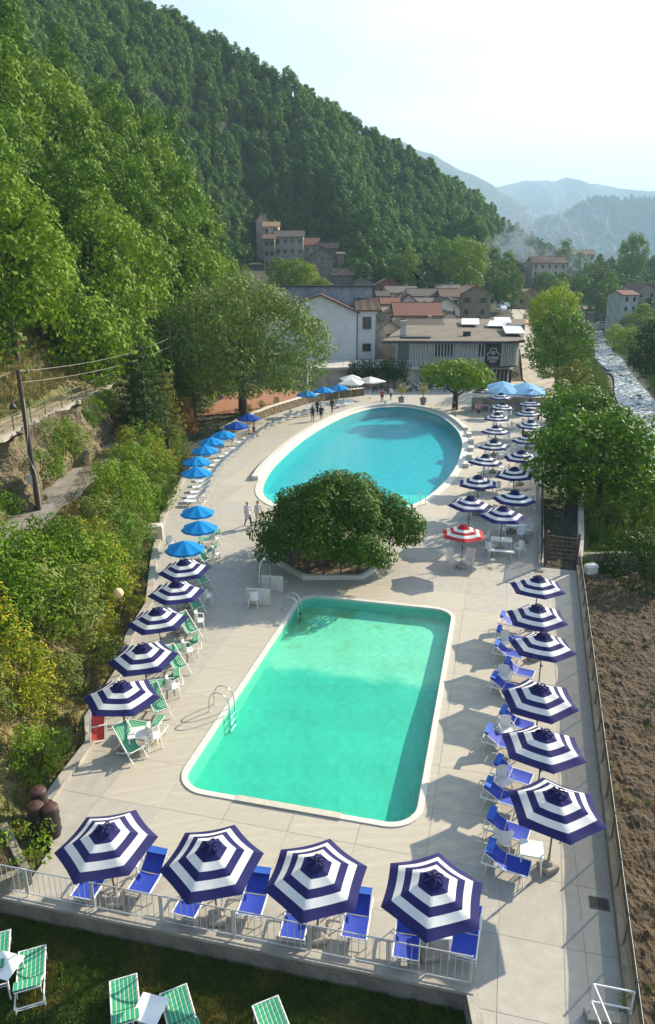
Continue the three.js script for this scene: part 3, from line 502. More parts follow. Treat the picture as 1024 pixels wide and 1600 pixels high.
// big single trees, each with its own crown
function bigTree(name, label, x, y, z, clumps, per, size, seed, mat, th, tr, o = {}, limbs = 7) {
  const t = thing(name, label, 'tree', x, y, z, 0); part('trunk', trunk(seed, th, tr, limbs, o.spread ?? 0.5, o.lean ?? 0.06), M.bark, t); part('crown', foliage(clumps, per, size, seed + 1, o), mat, t); return t;
}
bigTree('shade_tree', 'broad dark green dome shaped tree in the planter between the two pools', 0.62, 0.1, -38.4, dome(401, 170, 4.3, 2.35, 2.15, 0.78, { low: -0.24, cone: 0.36, flat: 0.8, inner: 0.22 }), 500, 0.20, 401, leafMat(0.058, 0.138, 0.010, 0.34), 3.6, 0.22, { long: 2.3, droop: 0.5, tint2: [1.5, 1.35, 0.7], share: 0.16 }, 9);
{ const p = [-9.48, -80.30]; bigTree('large_tree', 'large grey green spreading tree beside the clay court', p[0] - 0.2, 0.8, p[1] - 1, [...dome(411, 120, 8.6, 6.2, 7.6, 1.75, { low: -0.55 }), ...dome(412, 30, 9.6, 2.5, 4.6, 1.3, { low: -0.9 })], 46, 0.42, 411, GREEN.willow, 8.5, 0.5, { long: 2, droop: 0.3, tint2: [0.75, 0.95, 0.7] }, 10); }
{ const p = [16.21, -90.05]; bigTree('plane_tree', 'pollarded plane tree with pale trunk in front of the slatted clubhouse', p[0], 0, p[1], dome(421, 44, 3.9, 1.45, 4.2, 0.95, { low: -0.6 }), 120, 0.34, 421, GREEN.lightGreen, 3.8, 0.4, { long: 1.3 }, 8); }
{ // trees right of the deck, between lane and stream
  const L = [['large leafy tree with dark glossy crown beside the brown gate lane', [19.58, -49.06], 4.6, 3.2, 4.0, 0.98, 'deepGreen', 431, 110], ['leafy tree behind the dark glossy one beside the lane', [25.82, -71.91], 3.4, 2.4, 3.1, 0.9, 'deepGreen', 432, 64], ['rounded tree by the far end of the parasol terrace', [27.63, -81.40], 3.0, 2.1, 2.7, 0.85, 'midGreen', 433, 40], ['brownish olive tree between terrace wall and stream', [33.56, -97.76], 2.3, 2.3, 3.0, 0.8, 'olive', 434, 34], ['dark tree beside the sunlit street', [34.95, -109.52], 4.4, 5.0, 7.0, 1.2, 'deepGreen', 435, 70], ['tall lime green tree beside the street', [41.46, -134.79], 4.2, 3.6, 10.2, 1.2, 'lime', 436, 60], ['young light green tree on the stream bank', [27.14, -64.71], 2.2, 1.7, 1.7, 0.7, 'lightGreen', 437, 26], ['green bush on the stream bank below the street trees', [44.64, -129.59], 2.2, 1.6, 1.8, 0.8, 'midGreen', 438, 24]];
  for (const [label, [x, z], rx, ry, cy, cr, m, seed, n] of L) bigTree('bank_tree', label, x, Math.max(ground(x, z), -3) - 0.1, z, dome(seed, n, rx, ry, cy, cr, { low: -0.75 }), 70, 0.36, seed, GREEN[m], cy + ry * 0.4, 0.24, { long: 1.5, tint2: m === 'deepGreen' ? [1.5, 1.4, 1.2] : [1.25, 1.15, 0.8] });
  const B = [['dense dark bush at the corner of the ploughed field', [17.76, -36.79], 2.3, 1.7, 1.2, 0.62, 'ivy', 441, 36, 420, 0.17], ['small leafy bush beside the gate post', [14.96, -38.53], 0.7, 0.6, 0.5, 0.28, 'lightGreen', 442, 12, 360, 0.16], ['wispy weeds in front of the low grey wall', [16.26, -38.68], 1.0, 0.45, 0.3, 0.25, 'olive', 443, 12, 300, 0.14], ['pale flowering bush on the bank below the large tree', [19.10, -46.06], 2.2, 1.1, 0.8, 0.5, 'willow', 444, 22, 200, 0.18], ['tall grassy bush on the sunny stream bank', [24.94, -53.96], 2.4, 1.2, 0.8, 0.6, 'lime', 445, 22, 190, 0.22], ['slender potted conifer inside the deck corner railing', [6.63, -11.58], 0.22, 0.6, 0.65, 0.13, 'midGreen', 446, 14, 1500, 0.07], ['leafy green vine bush spilling over the planter by the bins', [-8.54, -15.81], 0.9, 0.55, 0.5, 0.26, 'lightGreen', 447, 16, 420, 0.12]];
  for (const [label, [x, z], rx, ry, cy, cr, m, seed, n, per, size] of B) bigTree('bush', label, x, Math.max(ground(x, z), -3), z, dome(seed, n, rx, ry, cy, cr, { low: -0.8 }), per, size, seed, GREEN[m], cy, 0.05, { long: 2 }, 5);
}
{ // trees in and round the village: [px, py of foot, depth, width, height]
  const L = [[[-7.82, 13.71, -182.00], 4.6, 7.5, 'lightGreen'], [[-4.03, 13.14, -180.00], 3.8, 5, 'lime'], [[-1.53, 12.88, -178.00], 3, 4.5, 'lightGreen'], [[42.39, 14.74, -232.00], 7.5, 14, 'lightGreen'], [[36.00, 15.50, -236.00], 5.5, 11, 'midGreen'], [[24.31, 14.32, -240.00], 6, 11, 'midGreen'], [[55.23, 10.03, -222.00], 3.6, 9, 'deepGreen'], [[59.75, 13.05, -250.00], 5, 10, 'midGreen'], [[82.57, 11.99, -268.00], 4.5, 6, 'midGreen'], [[95.43, 11.34, -282.00], 5, 7, 'deepGreen'], [[107.60, 10.36, -285.00], 6, 7, 'midGreen'], [[57.78, -0.42, -125.00], 5.2, 12, 'ivy'], [[68.79, 0.97, -165.00], 4.2, 5, 'lightGreen'], [[74.82, 0.41, -190.00], 4, 4, 'lime'], [[102.47, 7.20, -280.00], 4, 5, 'midGreen'], [[72.93, 8.05, -238.00], 3.5, 5, 'deepGreen'], [[56.38, 15.50, -255.00], 4.5, 9, 'deepGreen'], [[8.65, 16.27, -235.00], 4.5, 7, 'midGreen'], [[15.29, 17.09, -245.00], 5, 9, 'lightGreen'], [[103.79, 18.18, -330.00], 6, 12, 'midGreen'], [[145.92, 27.12, -360.00], 7, 13, 'midGreen'], [[59.66, 19.15, -300.00], 6, 11, 'midGreen'], [[87.58, 1.84, -205.00], 5, 7, 'lightGreen'], [[76.45, 7.99, -240.00], 4, 6, 'midGreen'], [[-11.48, 15.50, -186.00], 4, 6, 'midGreen'], [[24.68, 15.50, -225.00], 4, 8, 'lightGreen'], [[86.99, 14.52, -300.00], 5, 6, 'midGreen'], [[93.10, 14.04, -298.00], 4.5, 5.5, 'deepGreen'], [[112.01, 19.84, -334.00], 5, 6, 'midGreen'], [[117.07, 19.27, -332.00], 4.5, 6, 'lightGreen'], [[75.90, 17.00, -308.00], 5, 7, 'deepGreen'], [[70.26, 17.56, -316.00], 4.5, 7, 'midGreen'], [[93.19, 1.98, -226.00], 3.4, 5, 'lightGreen'], [[95.49, 1.65, -222.00], 3.4, 5, 'midGreen']];
  const lab = { lightGreen: 'bright green leafy tree standing among the village houses', midGreen: 'mid green leafy tree standing among the village houses', deepGreen: 'deep green leafy tree standing among the village houses', lime: 'yellow green tree standing among the village houses', ivy: 'tall very dark tree on the far bank of the stream' };
  L.forEach(([[x, y, z], w, h, m], i) => { const k = kinds[i % 3], g = ground(x, z), base = Math.min(y, g + 1); const t = tree('village_tree', lab[m], k, x, base - 0.3, z, w / 4.2 * 1.1, GREEN[m], m === 'ivy' ? undefined : 'trees among the village houses'); t.scale.y = Math.max(h, y - base + h) / 10.5; });
  pine('tall pointed dark fir above the far houses', ...(([x, , z]) => [x, z])([98.92, 29.02, -350.00]), 24, 4.4, GREEN.blue, 321, 'fir_tree', 1.3);
  pine('shorter rounded dark fir beside the tall fir', ...(([x, , z]) => [x, z])([105.25, 30.97, -350.00]), 17, 5.2, GREEN.blue, 322, 'fir_tree');
  pine('spreading cedar on the hill right of the white house', ...(([x, , z]) => [x, z])([119.93, 24.83, -330.00]), 16, 6.5, GREEN.blue, 323, 'cedar_tree');
}
// grass: tufts of blades, countless
function tuft(seed, n, h, w) { const R = rng(seed), pos = [], col = []; for (let i = 0; i < n; i++) { const th = R() * 6.28, r = R() * w, x = Math.cos(th) * r, z = Math.sin(th) * r, l = h * (0.5 + R() * 0.7), bx = (R() - 0.5) * l * 0.9, bz = (R() - 0.5) * l * 0.9, k = l * 0.09, b = 0.75 + R() * 0.5; pos.push(x - k, 0, z - k * 0.4, x + k, 0, z + k * 0.4, x + bx, l, z + bz); for (let q = 0; q < 3; q++) col.push(b, b, b); } const g = new THREE.BufferGeometry(); g.setAttribute('position', new THREE.Float32BufferAttribute(pos, 3)); g.setAttribute('color', new THREE.Float32BufferAttribute(col, 3)); g.computeVertexNormals(); return g; }
function grass(name, label, count, spot, geo, tint, seed) {
  const R = rng(seed), im = new THREE.InstancedMesh(geo, leafMat(1, 1, 1, 0.3), count), m4 = new THREE.Matrix4(), q = new THREE.Quaternion(), e = new THREE.Euler(); let n = 0;
  for (let i = 0; i < count * 3 && n < count; i++) { const p = spot(R); if (!p) continue; const s = 0.7 + R() * 0.7; m4.compose(V(...p), q.setFromEuler(e.set(0, R() * 6.28, 0)), V(s, s * (0.6 + R() * 0.7), s)); im.setMatrixAt(n, m4); im.setColorAt(n++, C(...tint(p, R))); }
  im.count = n; im.name = numbered(name); im.userData = { kind: 'stuff', label, category: 'grass' }; im.castShadow = im.receiveShadow = true; scene.add(im);
}
grass('lawn_grass', 'short mown grass of the lawn below the railing', 26000, (R) => { const x = -10.5 + R() * 13.6, z = -15.4 + R() * 7; return z < -12.05 + (x - 3.29) * 0.2244 ? null : [x, -0.6, z]; }, tuft(1, 9, 0.10, 0.09), (p, R) => { const k = sstep(-0.1, 0.5, fbm(p[0] * 0.8, p[2] * 0.8, 2, 3)); return [mix(0.11, 0.23, k), mix(0.18, 0.22, k), mix(0.03, 0.05, k)]; }, 3);
grass('bank_grass', 'dry straw coloured grass on the bank beside the deck', 14000, (R) => { const z = -12 - R() * 52, u = 0.35 + R() * 5, x = table(leftRows, -z) - u; return [x, ground(x, z) - 0.02, z]; }, tuft(2, 8, 0.22, 0.12), (p, R) => { const k = R(); return k < 0.6 ? [0.30, 0.23, 0.10] : [0.13, 0.16, 0.04]; }, 4);
grass('stream_bank_grass', 'tall green grass and reeds on the sunny stream banks', 16000, (R) => { const s = 43 + R() * 190, tr = table(riverT, s), t = R() < 0.75 ? 5.5 + R() * (tr - 9.2) : tr + 4 + R() * 9, [x, z] = toXZ(s, t); return s < 43 + 0 || inside(DECK, x, z) ? null : [x, ground(x, z) - 0.03, z]; }, tuft(3, 10, 0.75, 0.35), (p, R) => { const k = R(); return [mix(0.10, 0.20, k), mix(0.18, 0.26, k), 0.03]; }, 5);
grass('field_weeds', 'sparse green weeds sprouting in the ploughed field', 1100, (R) => { const z = -9 - R() * 28, f = R(), x = fenceX(z) + 0.3 + f * 9; return fbm(x * 0.5, z * 0.5, 9, 2) < 0.12 && z > -34.5 ? null : [x, -0.34, z]; }, tuft(6, 8, 0.16, 0.12), (p, R) => [0.13, 0.18, 0.035], 9);
grass('path_bank_grass', 'dry grass and weeds beside the railed hillside path', 9000, (R) => { const z = -22 - R() * 55, x = -18.2 - R() * 7; return x < -18.6 && x > -20.7 && R() < 0.97 ? null : [x, ground(x, z) - 0.02, z]; }, tuft(4, 8, 0.3, 0.16), (p, R) => (R() < 0.6 ? [0.27, 0.21, 0.09] : [0.11, 0.17, 0.035]), 6);

// ---------------------------------------------------------------- parasols
const cloth = (c, t = 0.22) => phy(c, 0.85, { vertexColors: false, transmission: t, thickness: 0, specularIntensity: 0.2, side: THREE.DoubleSide });
const NAVY = cloth([0.022, 0.024, 0.115], 0.25), WHITECLOTH = cloth([0.80, 0.80, 0.78], 0.3), REDCLOTH = cloth([0.50, 0.045, 0.05], 0.3), SKYCLOTH = cloth([0.008, 0.27, 0.68], 0.3), ROYAL = cloth([0.012, 0.09, 0.42], 0.3), PALEBLUE = cloth([0.26, 0.52, 0.78], 0.3);
// one ring of the canopy between two shares of the radius; the edge sags between the ribs
function ring(n, R, rise, f0, f1, sub = 6, sag = 0.06, drop = 0) {
  const pos = [], idx = [], m = n * sub, steps = Math.max(1, Math.ceil((f1 - f0) / 0.12));
  const put = (f, k) => { const a0 = Math.floor(k / sub), e = (k % sub) / sub, A = a0 * 6.28319 / n, B = (a0 + 1) * 6.28319 / n, x = mix(Math.cos(A), Math.cos(B), e), z = mix(Math.sin(A), Math.sin(B), e), dip = Math.sin(Math.PI * e) * sag * f, s = 1 - dip * 0.55; pos.push(x * R * f * s, rise * (1 - Math.pow(f, 1.18)) - dip * 0.9 * (f < 1 ? 1 : 0.6) - drop, z * R * f * s); };
  for (let q = 0; q <= steps; q++) for (let k = 0; k <= m; k++) put(mix(f0, f1, q / steps), k % m === 0 && k ? m - 1e-9 : k);
  for (let q = 0; q < steps; q++) for (let k = 0; k < m; k++) { const o = q * (m + 1) + k; idx.push(o, o + 1, o + m + 1, o + 1, o + m + 2, o + m + 1); }
  const g = new THREE.BufferGeometry(); g.setAttribute('position', new THREE.Float32BufferAttribute(pos, 3)); g.setIndex(idx); g.computeVertexNormals(); return g;
}
const poleMat = std([0.06, 0.055, 0.06], 0.4), whitePole = std([0.7, 0.7, 0.7], 0.4);
function makeStriped(dye, label) {
  const t = thing('striped_parasol', label, 'parasol'), R = 1.32, rise = 0.52, y = 2.0;
  const up = (g) => g.translate(0, y, 0);
  const canopy = part('canopy', [up(ring(6, R, rise, 0.10, 0.31)), up(ring(6, R, rise, 0.475, 0.635)), up(ring(6, R, rise, 0.80, 1.0))], dye, t);
  part('white_stripe', up(ring(6, R, rise, 0.31, 0.475)), WHITECLOTH, canopy); part('white_stripe', up(ring(6, R, rise, 0.635, 0.80)), WHITECLOTH, canopy);
  part('vent_cap', up(ring(6, R, rise, 0.005, 0.20, 6, 0.2)).translate(0, 0.05, 0), dye, t);
  part('vent_folds', merged([0, 1, 2, 3, 4, 5].map((k) => { const a = k * 1.047 + 0.4; return tube([[Math.cos(a) * 0.05, 2.56, Math.sin(a) * 0.05], [Math.cos(a + 0.3) * 0.15, 2.58, Math.sin(a + 0.3) * 0.15], [Math.cos(a + 0.5) * 0.26, 2.50, Math.sin(a + 0.5) * 0.26]], 0.022, 8, 5); })), dye, t);
  part('pole', [cyl(0.024, 0.022, 2.5, 0, 0.1, 0, 10), cyl(0.03, 0.012, 0.09, 0, 2.58, 0, 8)], poleMat, t);
  part('crank', [rbox(0.07, 0.11, 0.07, 0.02, 1.2, 0), bar([0.04, 1.2, 0], [0.13, 1.2, 0], 0.01), bar([0.13, 1.2, 0], [0.13, 1.12, 0], 0.01)], poleMat, t);
  for (let k = 0; k < 6; k++) { const a = k * Math.PI / 3, c = Math.cos(a), s = Math.sin(a), rb = part('rib', flat([c * 0.06, y + rise - 0.03, s * 0.06], [c * R * 0.985, y - 0.015, s * R * 0.985], 0.018, 0.014), poleMat, t); part('strut', flat([c * 0.05, y + 0.02, s * 0.05], [c * R * 0.5, y + rise * 0.53, s * R * 0.5], 0.014, 0.012), poleMat, rb); }
  const b = part('base', [rbox(0.46, 0.20, 0.46, 0, 0.10, 0, 0.05, 3), cyl(0.15, 0.09, 0.10, 0, 0.2, 0, 12), cyl(0.04, 0.04, 0.28, 0, 0.2, 0, 10)], M.concrete, t);
  return t;
}
function makePlain(name, label, dye, R = 1.05, n = 8, rise = 0.42, y = 2.05) {
  const t = thing(name, label, 'parasol'), up = (g) => g.translate(0, y, 0);
  const c = part('canopy', up(ring(n, R, rise, 0.01, 1.0, 5, 0.05)), dye, t);
  const val = (() => { const pos = [], idx = [], m = n * 6; for (let k = 0; k <= m; k++) { const a0 = Math.floor(k / 6) % n, e = (k % 6) / 6, A = a0 * 6.28319 / n, B = (a0 + 1) * 6.28319 / n, s = 1 - Math.sin(Math.PI * e) * 0.05 * 0.55, x = mix(Math.cos(A), Math.cos(B), e) * R * s, z = mix(Math.sin(A), Math.sin(B), e) * R * s, yy = y - Math.sin(Math.PI * e) * 0.03; pos.push(x, yy, z, x * 1.012, yy - 0.11 - 0.05 * Math.sin(Math.PI * e), z * 1.012); if (k < m) { const o = 2 * k; idx.push(o, o + 2, o + 1, o + 2, o + 3, o + 1); } } const g = new THREE.BufferGeometry(); g.setAttribute('position', new THREE.Float32BufferAttribute(pos, 3)); g.setIndex(idx); g.computeVertexNormals(); return g; })();
  part('valance', val, dye, c);
  part('pole', [cyl(0.022, 0.02, y + rise - 0.02, 0, 0, 0, 8), cyl(0.03, 0.01, 0.1, 0, y + rise - 0.03, 0, 8)], whitePole, t);
  for (let k = 0; k < n; k++) { const a = k * 6.28319 / n; part('rib', bar([0, y + rise - 0.04, 0], [Math.cos(a) * R * 0.98, y - 0.012, Math.sin(a) * R * 0.98], 0.006, 4), whitePole, t); }
  part('base', [cyl(0.24, 0.22, 0.07, 0, 0, 0, 14), cyl(0.05, 0.04, 0.3, 0, 0.06, 0, 8)], M.concrete, t);
  return t;
}
const rt = rng(18), NAVIES = [NAVY, cloth([0.028, 0.028, 0.125], 0.25), cloth([0.034, 0.033, 0.13], 0.28)];
const H6 = 2.05, stripedProto = makeStriped(NAVY, ''); let firstStriped = true;
function striped(p, label, group, turn, sc = 1) {
  const o = firstStriped ? stripedProto : copy(stripedProto, 0, 0, 0, 0); firstStriped = false;
  o.position.set(p[0], 0, p[1]); o.rotation.set((rt() - 0.5) * 0.09, turn, (rt() - 0.5) * 0.09); o.scale.setScalar(sc); o.userData = { label, category: 'parasol', group }; const dye = NAVIES[Math.floor(rt() * 3)]; o.children[0].material = dye; o.children[1].material = dye; return o;
}
const rq = rng(12);
for (const p of [[-5.53, -14.56], [-2.80, -14.01], [-0.23, -13.49], [2.43, -13.04]]) striped(p, 'navy and white striped hexagonal parasol in the row behind the railing above the lawn', 'parasols behind the lawn railing', 0.26 + (rq() - 0.5) * 0.3, 0.97);
for (const p of [[9.73, -30.16], [8.89, -27.19], [8.32, -24.53], [7.22, -21.02], [6.50, -18.27], [6.10, -15.69]]) striped(p, 'navy and white striped hexagonal parasol in the row beside the ploughed field', 'parasols beside the ploughed field', 0.5 + (rq() - 0.5) * 0.25);
for (const p of [[-6.96, -32.39], [-6.91, -29.66], [-7.00, -26.83], [-6.89, -23.84], [-7.04, -21.06]]) striped(p, 'navy and white striped hexagonal parasol in the row under the shrub bank', 'striped parasols under the shrub bank', 0.2 + (rq() - 0.5) * 0.4);
const terraceA = [[19.61, -89.87], [20.78, -85.18], [19.16, -77.92], [17.26, -71.74], [15.54, -64.92], [14.09, -58.73], [12.05, -53.35], [10.43, -47.29], [8.81, -42.25]], terraceB = [[24.99, -87.73], [22.91, -80.06], [21.12, -73.95], [19.49, -67.69], [17.51, -61.01], [15.40, -54.82], [13.51, -49.52], [11.91, -43.49], [10.41, -40.21]];
for (const p of terraceA) striped(p, 'navy and white striped parasol in the terrace row next to the oval pool', 'terrace parasols next to the oval pool', rq() * 1, 1.1);
for (const p of terraceB) striped(p, 'navy and white striped parasol in the terrace row next to the lane fence', 'terrace parasols next to the lane', rq() * 1, 1.1);
{ const red = makeStriped(REDCLOTH, 'single red and white striped parasol near the brown gate'), p = [7.61, -37.52]; red.position.set(p[0], 0, p[1]); red.rotation.y = 0.4; }
{
  const proto = makePlain('blue_parasol', '', SKYCLOTH); let first = true; const put = (p, label, group, mat, sc = 1) => { const o = first ? proto : copy(proto, 0, 0, 0, 0); first = false; o.position.set(p[0], 0, p[1]); o.rotation.y = rq() * 3; o.scale.setScalar(sc); o.userData = { label, category: 'parasol', group }; if (mat !== SKYCLOTH) { o.children[0].material = mat; o.children[0].children[0].material = mat; } };
  for (const p of [[-7.97, -41.44], [-7.36, -38.57], [-7.57, -35.26]]) put(p, 'plain bright blue round parasol next to the striped row under the bank', 'three blue parasols next to the striped row', SKYCLOTH);
  for (const p of [[-9.43, -63.58], [-10.08, -60.63], [-10.12, -57.45], [-10.12, -53.54], [-9.59, -50.27]]) put(p, 'plain bright blue round parasol over the white loungers by the bank', 'blue parasols over the white loungers', SKYCLOTH, 1.08);
  for (const p of [[-8.02, -71.76], [-8.74, -67.44]]) put(p, 'darker royal blue round parasol at the end of the blue row', 'royal blue parasols at the end of the row', ROYAL, 1.12);
  for (const p of [[1.48, -91.79], [-0.48, -89.59], [-2.49, -86.47]]) put(p, 'bright blue round parasol behind the stone terrace wall', 'blue parasols behind the terrace wall', SKYCLOTH, 1.2);
}
{
  const w = makePlain('cafe_parasol', 'large white square parasol over the cafe tables below the terrace', WHITECLOTH, 2.1, 4, 0.6, 2.4), s = [[3.22, -97.26], [5.94, -99.25], [3.44, -101.32]];
  w.userData.group = 'white cafe parasols'; s.forEach((p, i) => { const o = i ? copy(w, 0, 0, 0, 0) : w; o.position.set(p[0], 0, p[1]); o.rotation.y = 0.5 + i; });
  const b = makePlain('pale_blue_parasol', 'large pale blue parasol behind the terrace end wall', PALEBLUE, 2.3, 8, 0.75, 2.4), q = [[22.85, -93.50], [22.07, -89.46], [25.63, -92.31], [25.05, -88.91]];
  b.userData.group = 'pale blue parasols behind the end wall'; q.forEach((p, i) => { const o = i ? copy(b, 0, 0, 0, 0) : b; o.position.set(p[0], 0, p[1]); o.rotation.y = i; });
}

// ---------------------------------------------------------------- loungers, chairs, tables
const clothBlue = std([0.014, 0.055, 0.50], 0.75, { map: rep(grain, 3) }), clothBlue2 = std([0.018, 0.13, 0.62], 0.75, { map: rep(grain, 3) });
const greenStripe = (() => { const t = texture(256, (u, v) => { const k = (u * 6) % 1; const c = k < 0.10 || (k > 0.86 && k < 0.95) ? [0.62, 0.70, 0.42] : k > 0.42 && k < 0.48 ? [0.10, 0.48, 0.38] : [0.012, 0.30, 0.17]; const g = 0.92 + 0.16 * (rnd() - 0.5); return c.map((x) => x * g); }); return std([1, 1, 1], 0.8, { map: t }); })();
const sag = (w, l, dip, th = 0.012) => { const g = new THREE.BoxGeometry(w, th, l, 6, 1, 8), p = g.attributes.position; for (let i = 0; i < p.count; i++) p.setY(i, p.getY(i) - dip * (1 - Math.pow(2 * p.getX(i) / w, 2)) * (1 - Math.pow(2 * p.getZ(i) / l, 4) * 0.4)); g.computeVertexNormals(); return g; };
// a lounger lies along z with its head at -z
function makeLounger(name, label, frame, fabric, back = 0.5, shadeFlap = true, shadeFabric = fabric) {
  const t = thing(name, label, 'sun lounger'), w = 0.62, h = 0.36, r = 0.017;
  part('frame', [rbox(0.035, 0.05, 1.9, -w / 2, h, 0, 0.012), rbox(0.035, 0.05, 1.9, w / 2, h, 0, 0.012), rbox(w, 0.035, 0.035, 0, h, 0.94, 0.012), rbox(w, 0.035, 0.035, 0, h, -0.94, 0.012), rbox(w, 0.03, 0.03, 0, h - 0.01, -0.1, 0.012)], frame, t);
  for (const z of [0.72, -0.72]) { for (const x of [-1, 1]) part('leg', bar([x * w / 2, h, z], [x * (w / 2 + 0.01), 0, z + 0.06 * Math.sign(z)], r, 6), frame, t); part('leg_brace', bar([-w / 2, 0.12, z + 0.04 * Math.sign(z)], [w / 2, 0.12, z + 0.04 * Math.sign(z)], 0.012, 5), frame, t); }
  part('seat', sag(w - 0.05, 0.98, 0.03).translate(0, h + 0.01, 0.45), fabric, t);
  const bk = new THREE.Matrix4().makeRotationX(back).setPosition(0, h + 0.015, -0.06);
  const b = part('backrest', sag(w - 0.05, 0.80, 0.025).translate(0, 0, -0.42).applyMatrix4(bk), fabric, t);
  part('backrest_frame', merged([rbox(0.03, 0.03, 0.84, -w / 2 + 0.03, -0.01, -0.42, 0.01), rbox(0.03, 0.03, 0.84, w / 2 - 0.03, -0.01, -0.42, 0.01), rbox(w - 0.05, 0.03, 0.03, 0, -0.01, -0.84, 0.01)]).applyMatrix4(bk), frame, b);
  part('prop', [bar([-w / 2 + 0.05, h - 0.02, -0.62], [-w / 2 + 0.05, h + 0.27 * back / 0.5, -0.56], 0.01, 5), bar([w / 2 - 0.05, h - 0.02, -0.62], [w / 2 - 0.05, h + 0.27 * back / 0.5, -0.56], 0.01, 5)], frame, t);
  if (shadeFlap) { const m2 = bk.clone().multiply(new THREE.Matrix4().makeTranslation(0, 0.10, -0.72)).multiply(new THREE.Matrix4().makeRotationX(-0.35)); part('sunshade', merged([sag(w - 0.02, 0.30, 0.01)]).applyMatrix4(m2), shadeFabric, t); }
  t.scale.z = 0.82; return t;
}
function makeArmchair() {
  const t = thing('plastic_chair', '', 'chair');
  part('seat', sag(0.46, 0.44, 0.02, 0.03).translate(0, 0.43, 0.02), M.plastic, t);
  const c = new THREE.CylinderGeometry(0.27, 0.25, 0.44, 12, 4, true, Math.PI * 0.62, Math.PI * 0.76); c.translate(0, 0.66, 0.06);
  const q = c.clone().scale(0.93, 1, 0.93); part('backrest', [c, q, ...[-1, 0, 1].map((k) => rbox(0.03, 0.42, 0.02, k * 0.12, 0.66, -0.2 + Math.abs(k) * 0.03, 0.008))], M.plastic, t);
  for (const x of [-1, 1]) { part('armrest', tube([[x * 0.24, 0.70, -0.14], [x * 0.27, 0.66, 0.05], [x * 0.27, 0.62, 0.2], [x * 0.25, 0.45, 0.23]], 0.022, 12, 5), M.plastic, t); for (const z of [-1, 1]) part('leg', bar([x * 0.21, 0.43, z * 0.19], [x * 0.25, 0, z * 0.25], 0.026, 6, 0.018), M.plastic, t); }
  return t;
}
function makeTable(name, label, w, d, h) {
  const t = thing(name, label, 'table');
  part('tabletop', [rbox(w, 0.03, d, 0, h - 0.015, 0, 0.014), rbox(w - 0.06, 0.05, d - 0.06, 0, h - 0.05, 0, 0.01)], M.plastic, t);
  for (const x of [-1, 1]) for (const z of [-1, 1]) part('leg', bar([x * (w / 2 - 0.06), h - 0.06, z * (d / 2 - 0.06)], [x * (w / 2 - 0.02), 0, z * (d / 2 - 0.02)], 0.025, 6, 0.018), M.plastic, t);
  return t;
}
function makeSling() { // folding deck chair with a striped sling
  const t = thing('deck_chair', '', 'deck chair'), w = 0.56, A = [0, 0.06, 0.62], B = [0, 1.08, -0.52], Cc = [0, 0.0, -0.42], D = [0, 0.46, 0.52];
  for (const x of [-w / 2, w / 2]) { part('long_rail', flat([x, A[1], A[2]], [x, B[1], B[2]], 0.03, 0.05), M.white, t); part('short_rail', flat([x * 0.92, 0, -0.42], [x * 0.92, 0.46, 0.52], 0.03, 0.045), M.white, t); part('prop', flat([x * 0.98, 0.62, 0], [x * 0.98, 0.02, -0.62], 0.025, 0.035), M.white, t); }
  part('crossbar', [bar([-w / 2, 1.06, -0.5], [w / 2, 1.06, -0.5], 0.018), bar([-w / 2, 0.46, 0.52], [w / 2, 0.46, 0.52], 0.018), bar([-w / 2, 0.02, -0.42], [w / 2, 0.02, -0.42], 0.016)], M.white, t);
  const g = new THREE.PlaneGeometry(w - 0.05, 1, 3, 12), p = g.attributes.position; for (let i = 0; i < p.count; i++) { const f = p.getY(i) + 0.5; p.setXYZ(i, p.getX(i), mix(0.46, 1.06, f) - Math.sin(Math.PI * Math.pow(f, 0.8)) * 0.36, mix(0.52, -0.5, f)); } g.computeVertexNormals();
  part('sling', g, greenStripe, t); return t;
}
const stock = {}; // first of each kind is the original, the rest are copies
function place(kind, make, p, turn, label, group, sc) { let o = stock[kind]; if (!o) { o = stock[kind] = make(); } else o = copy(o, 0, 0, 0, 0); o.position.set(p[0], p[2] ?? 0, p[1]); o.rotation.y = turn; if (sc) o.scale.multiplyScalar(sc); o.userData.label = label; if (group) o.userData.group = group; return o; }
const PI = Math.PI, AXIS = -0.2443;
const blueL = () => { const t = makeLounger('blue_lounger', '', M.white, clothBlue, 0.42, true, clothBlue2); t.scale.z = 0.67; return t; };
for (const p of [[-6.22, -14.98], [-4.78, -15.15], [-3.46, -14.44], [-1.87, -14.46], [-0.77, -13.81], [0.75, -13.81], [1.95, -13.26], [3.38, -13.30]]) place('bl', blueL, p, AXIS + (rq() - 0.5) * 0.16, 'blue fabric lounger with white frame in the row facing the lawn railing', 'blue loungers facing the lawn railing');
for (const p of [[4.91, -15.57], [5.21, -16.82], [5.42, -18.17], [5.96, -19.25], [6.02, -20.94], [6.79, -22.07], [6.99, -24.46], [7.79, -25.62], [7.74, -27.15], [8.12, -28.48], [8.62, -29.92]]) place('bl', blueL, p, 1.12 + (rq() - 0.5) * 0.14, 'blue fabric lounger with white frame lying across beside the ploughed field fence', 'blue loungers beside the field fence');
const arm = () => makeArmchair(), armGroup = 'white plastic chairs';
for (const [p, a] of [[[4.97, -16.35], 2.8], [[5.55, -18.82], 2.6], [[6.28, -21.57], 2.9], [[7.04, -25.08], 3.2], [[7.81, -28.01], 2.7]]) place('ch', arm, p, a, 'white plastic armchair between the blue loungers beside the field', 'white chairs between the blue loungers');
place('tb', () => makeTable('small_table', '', 0.62, 0.62, 0.66), [5.62, -15.76], AXIS, 'small white square table at the foot of a blue lounger beside the field');
for (const p of [[-5.36, -15.41], [-2.44, -14.60], [0.05, -14.10], [2.67, -13.23]]) place('tb', null, p, AXIS + rq() * 0.3, 'small white square table under a striped parasol behind the lawn railing', 'small tables behind the lawn railing');
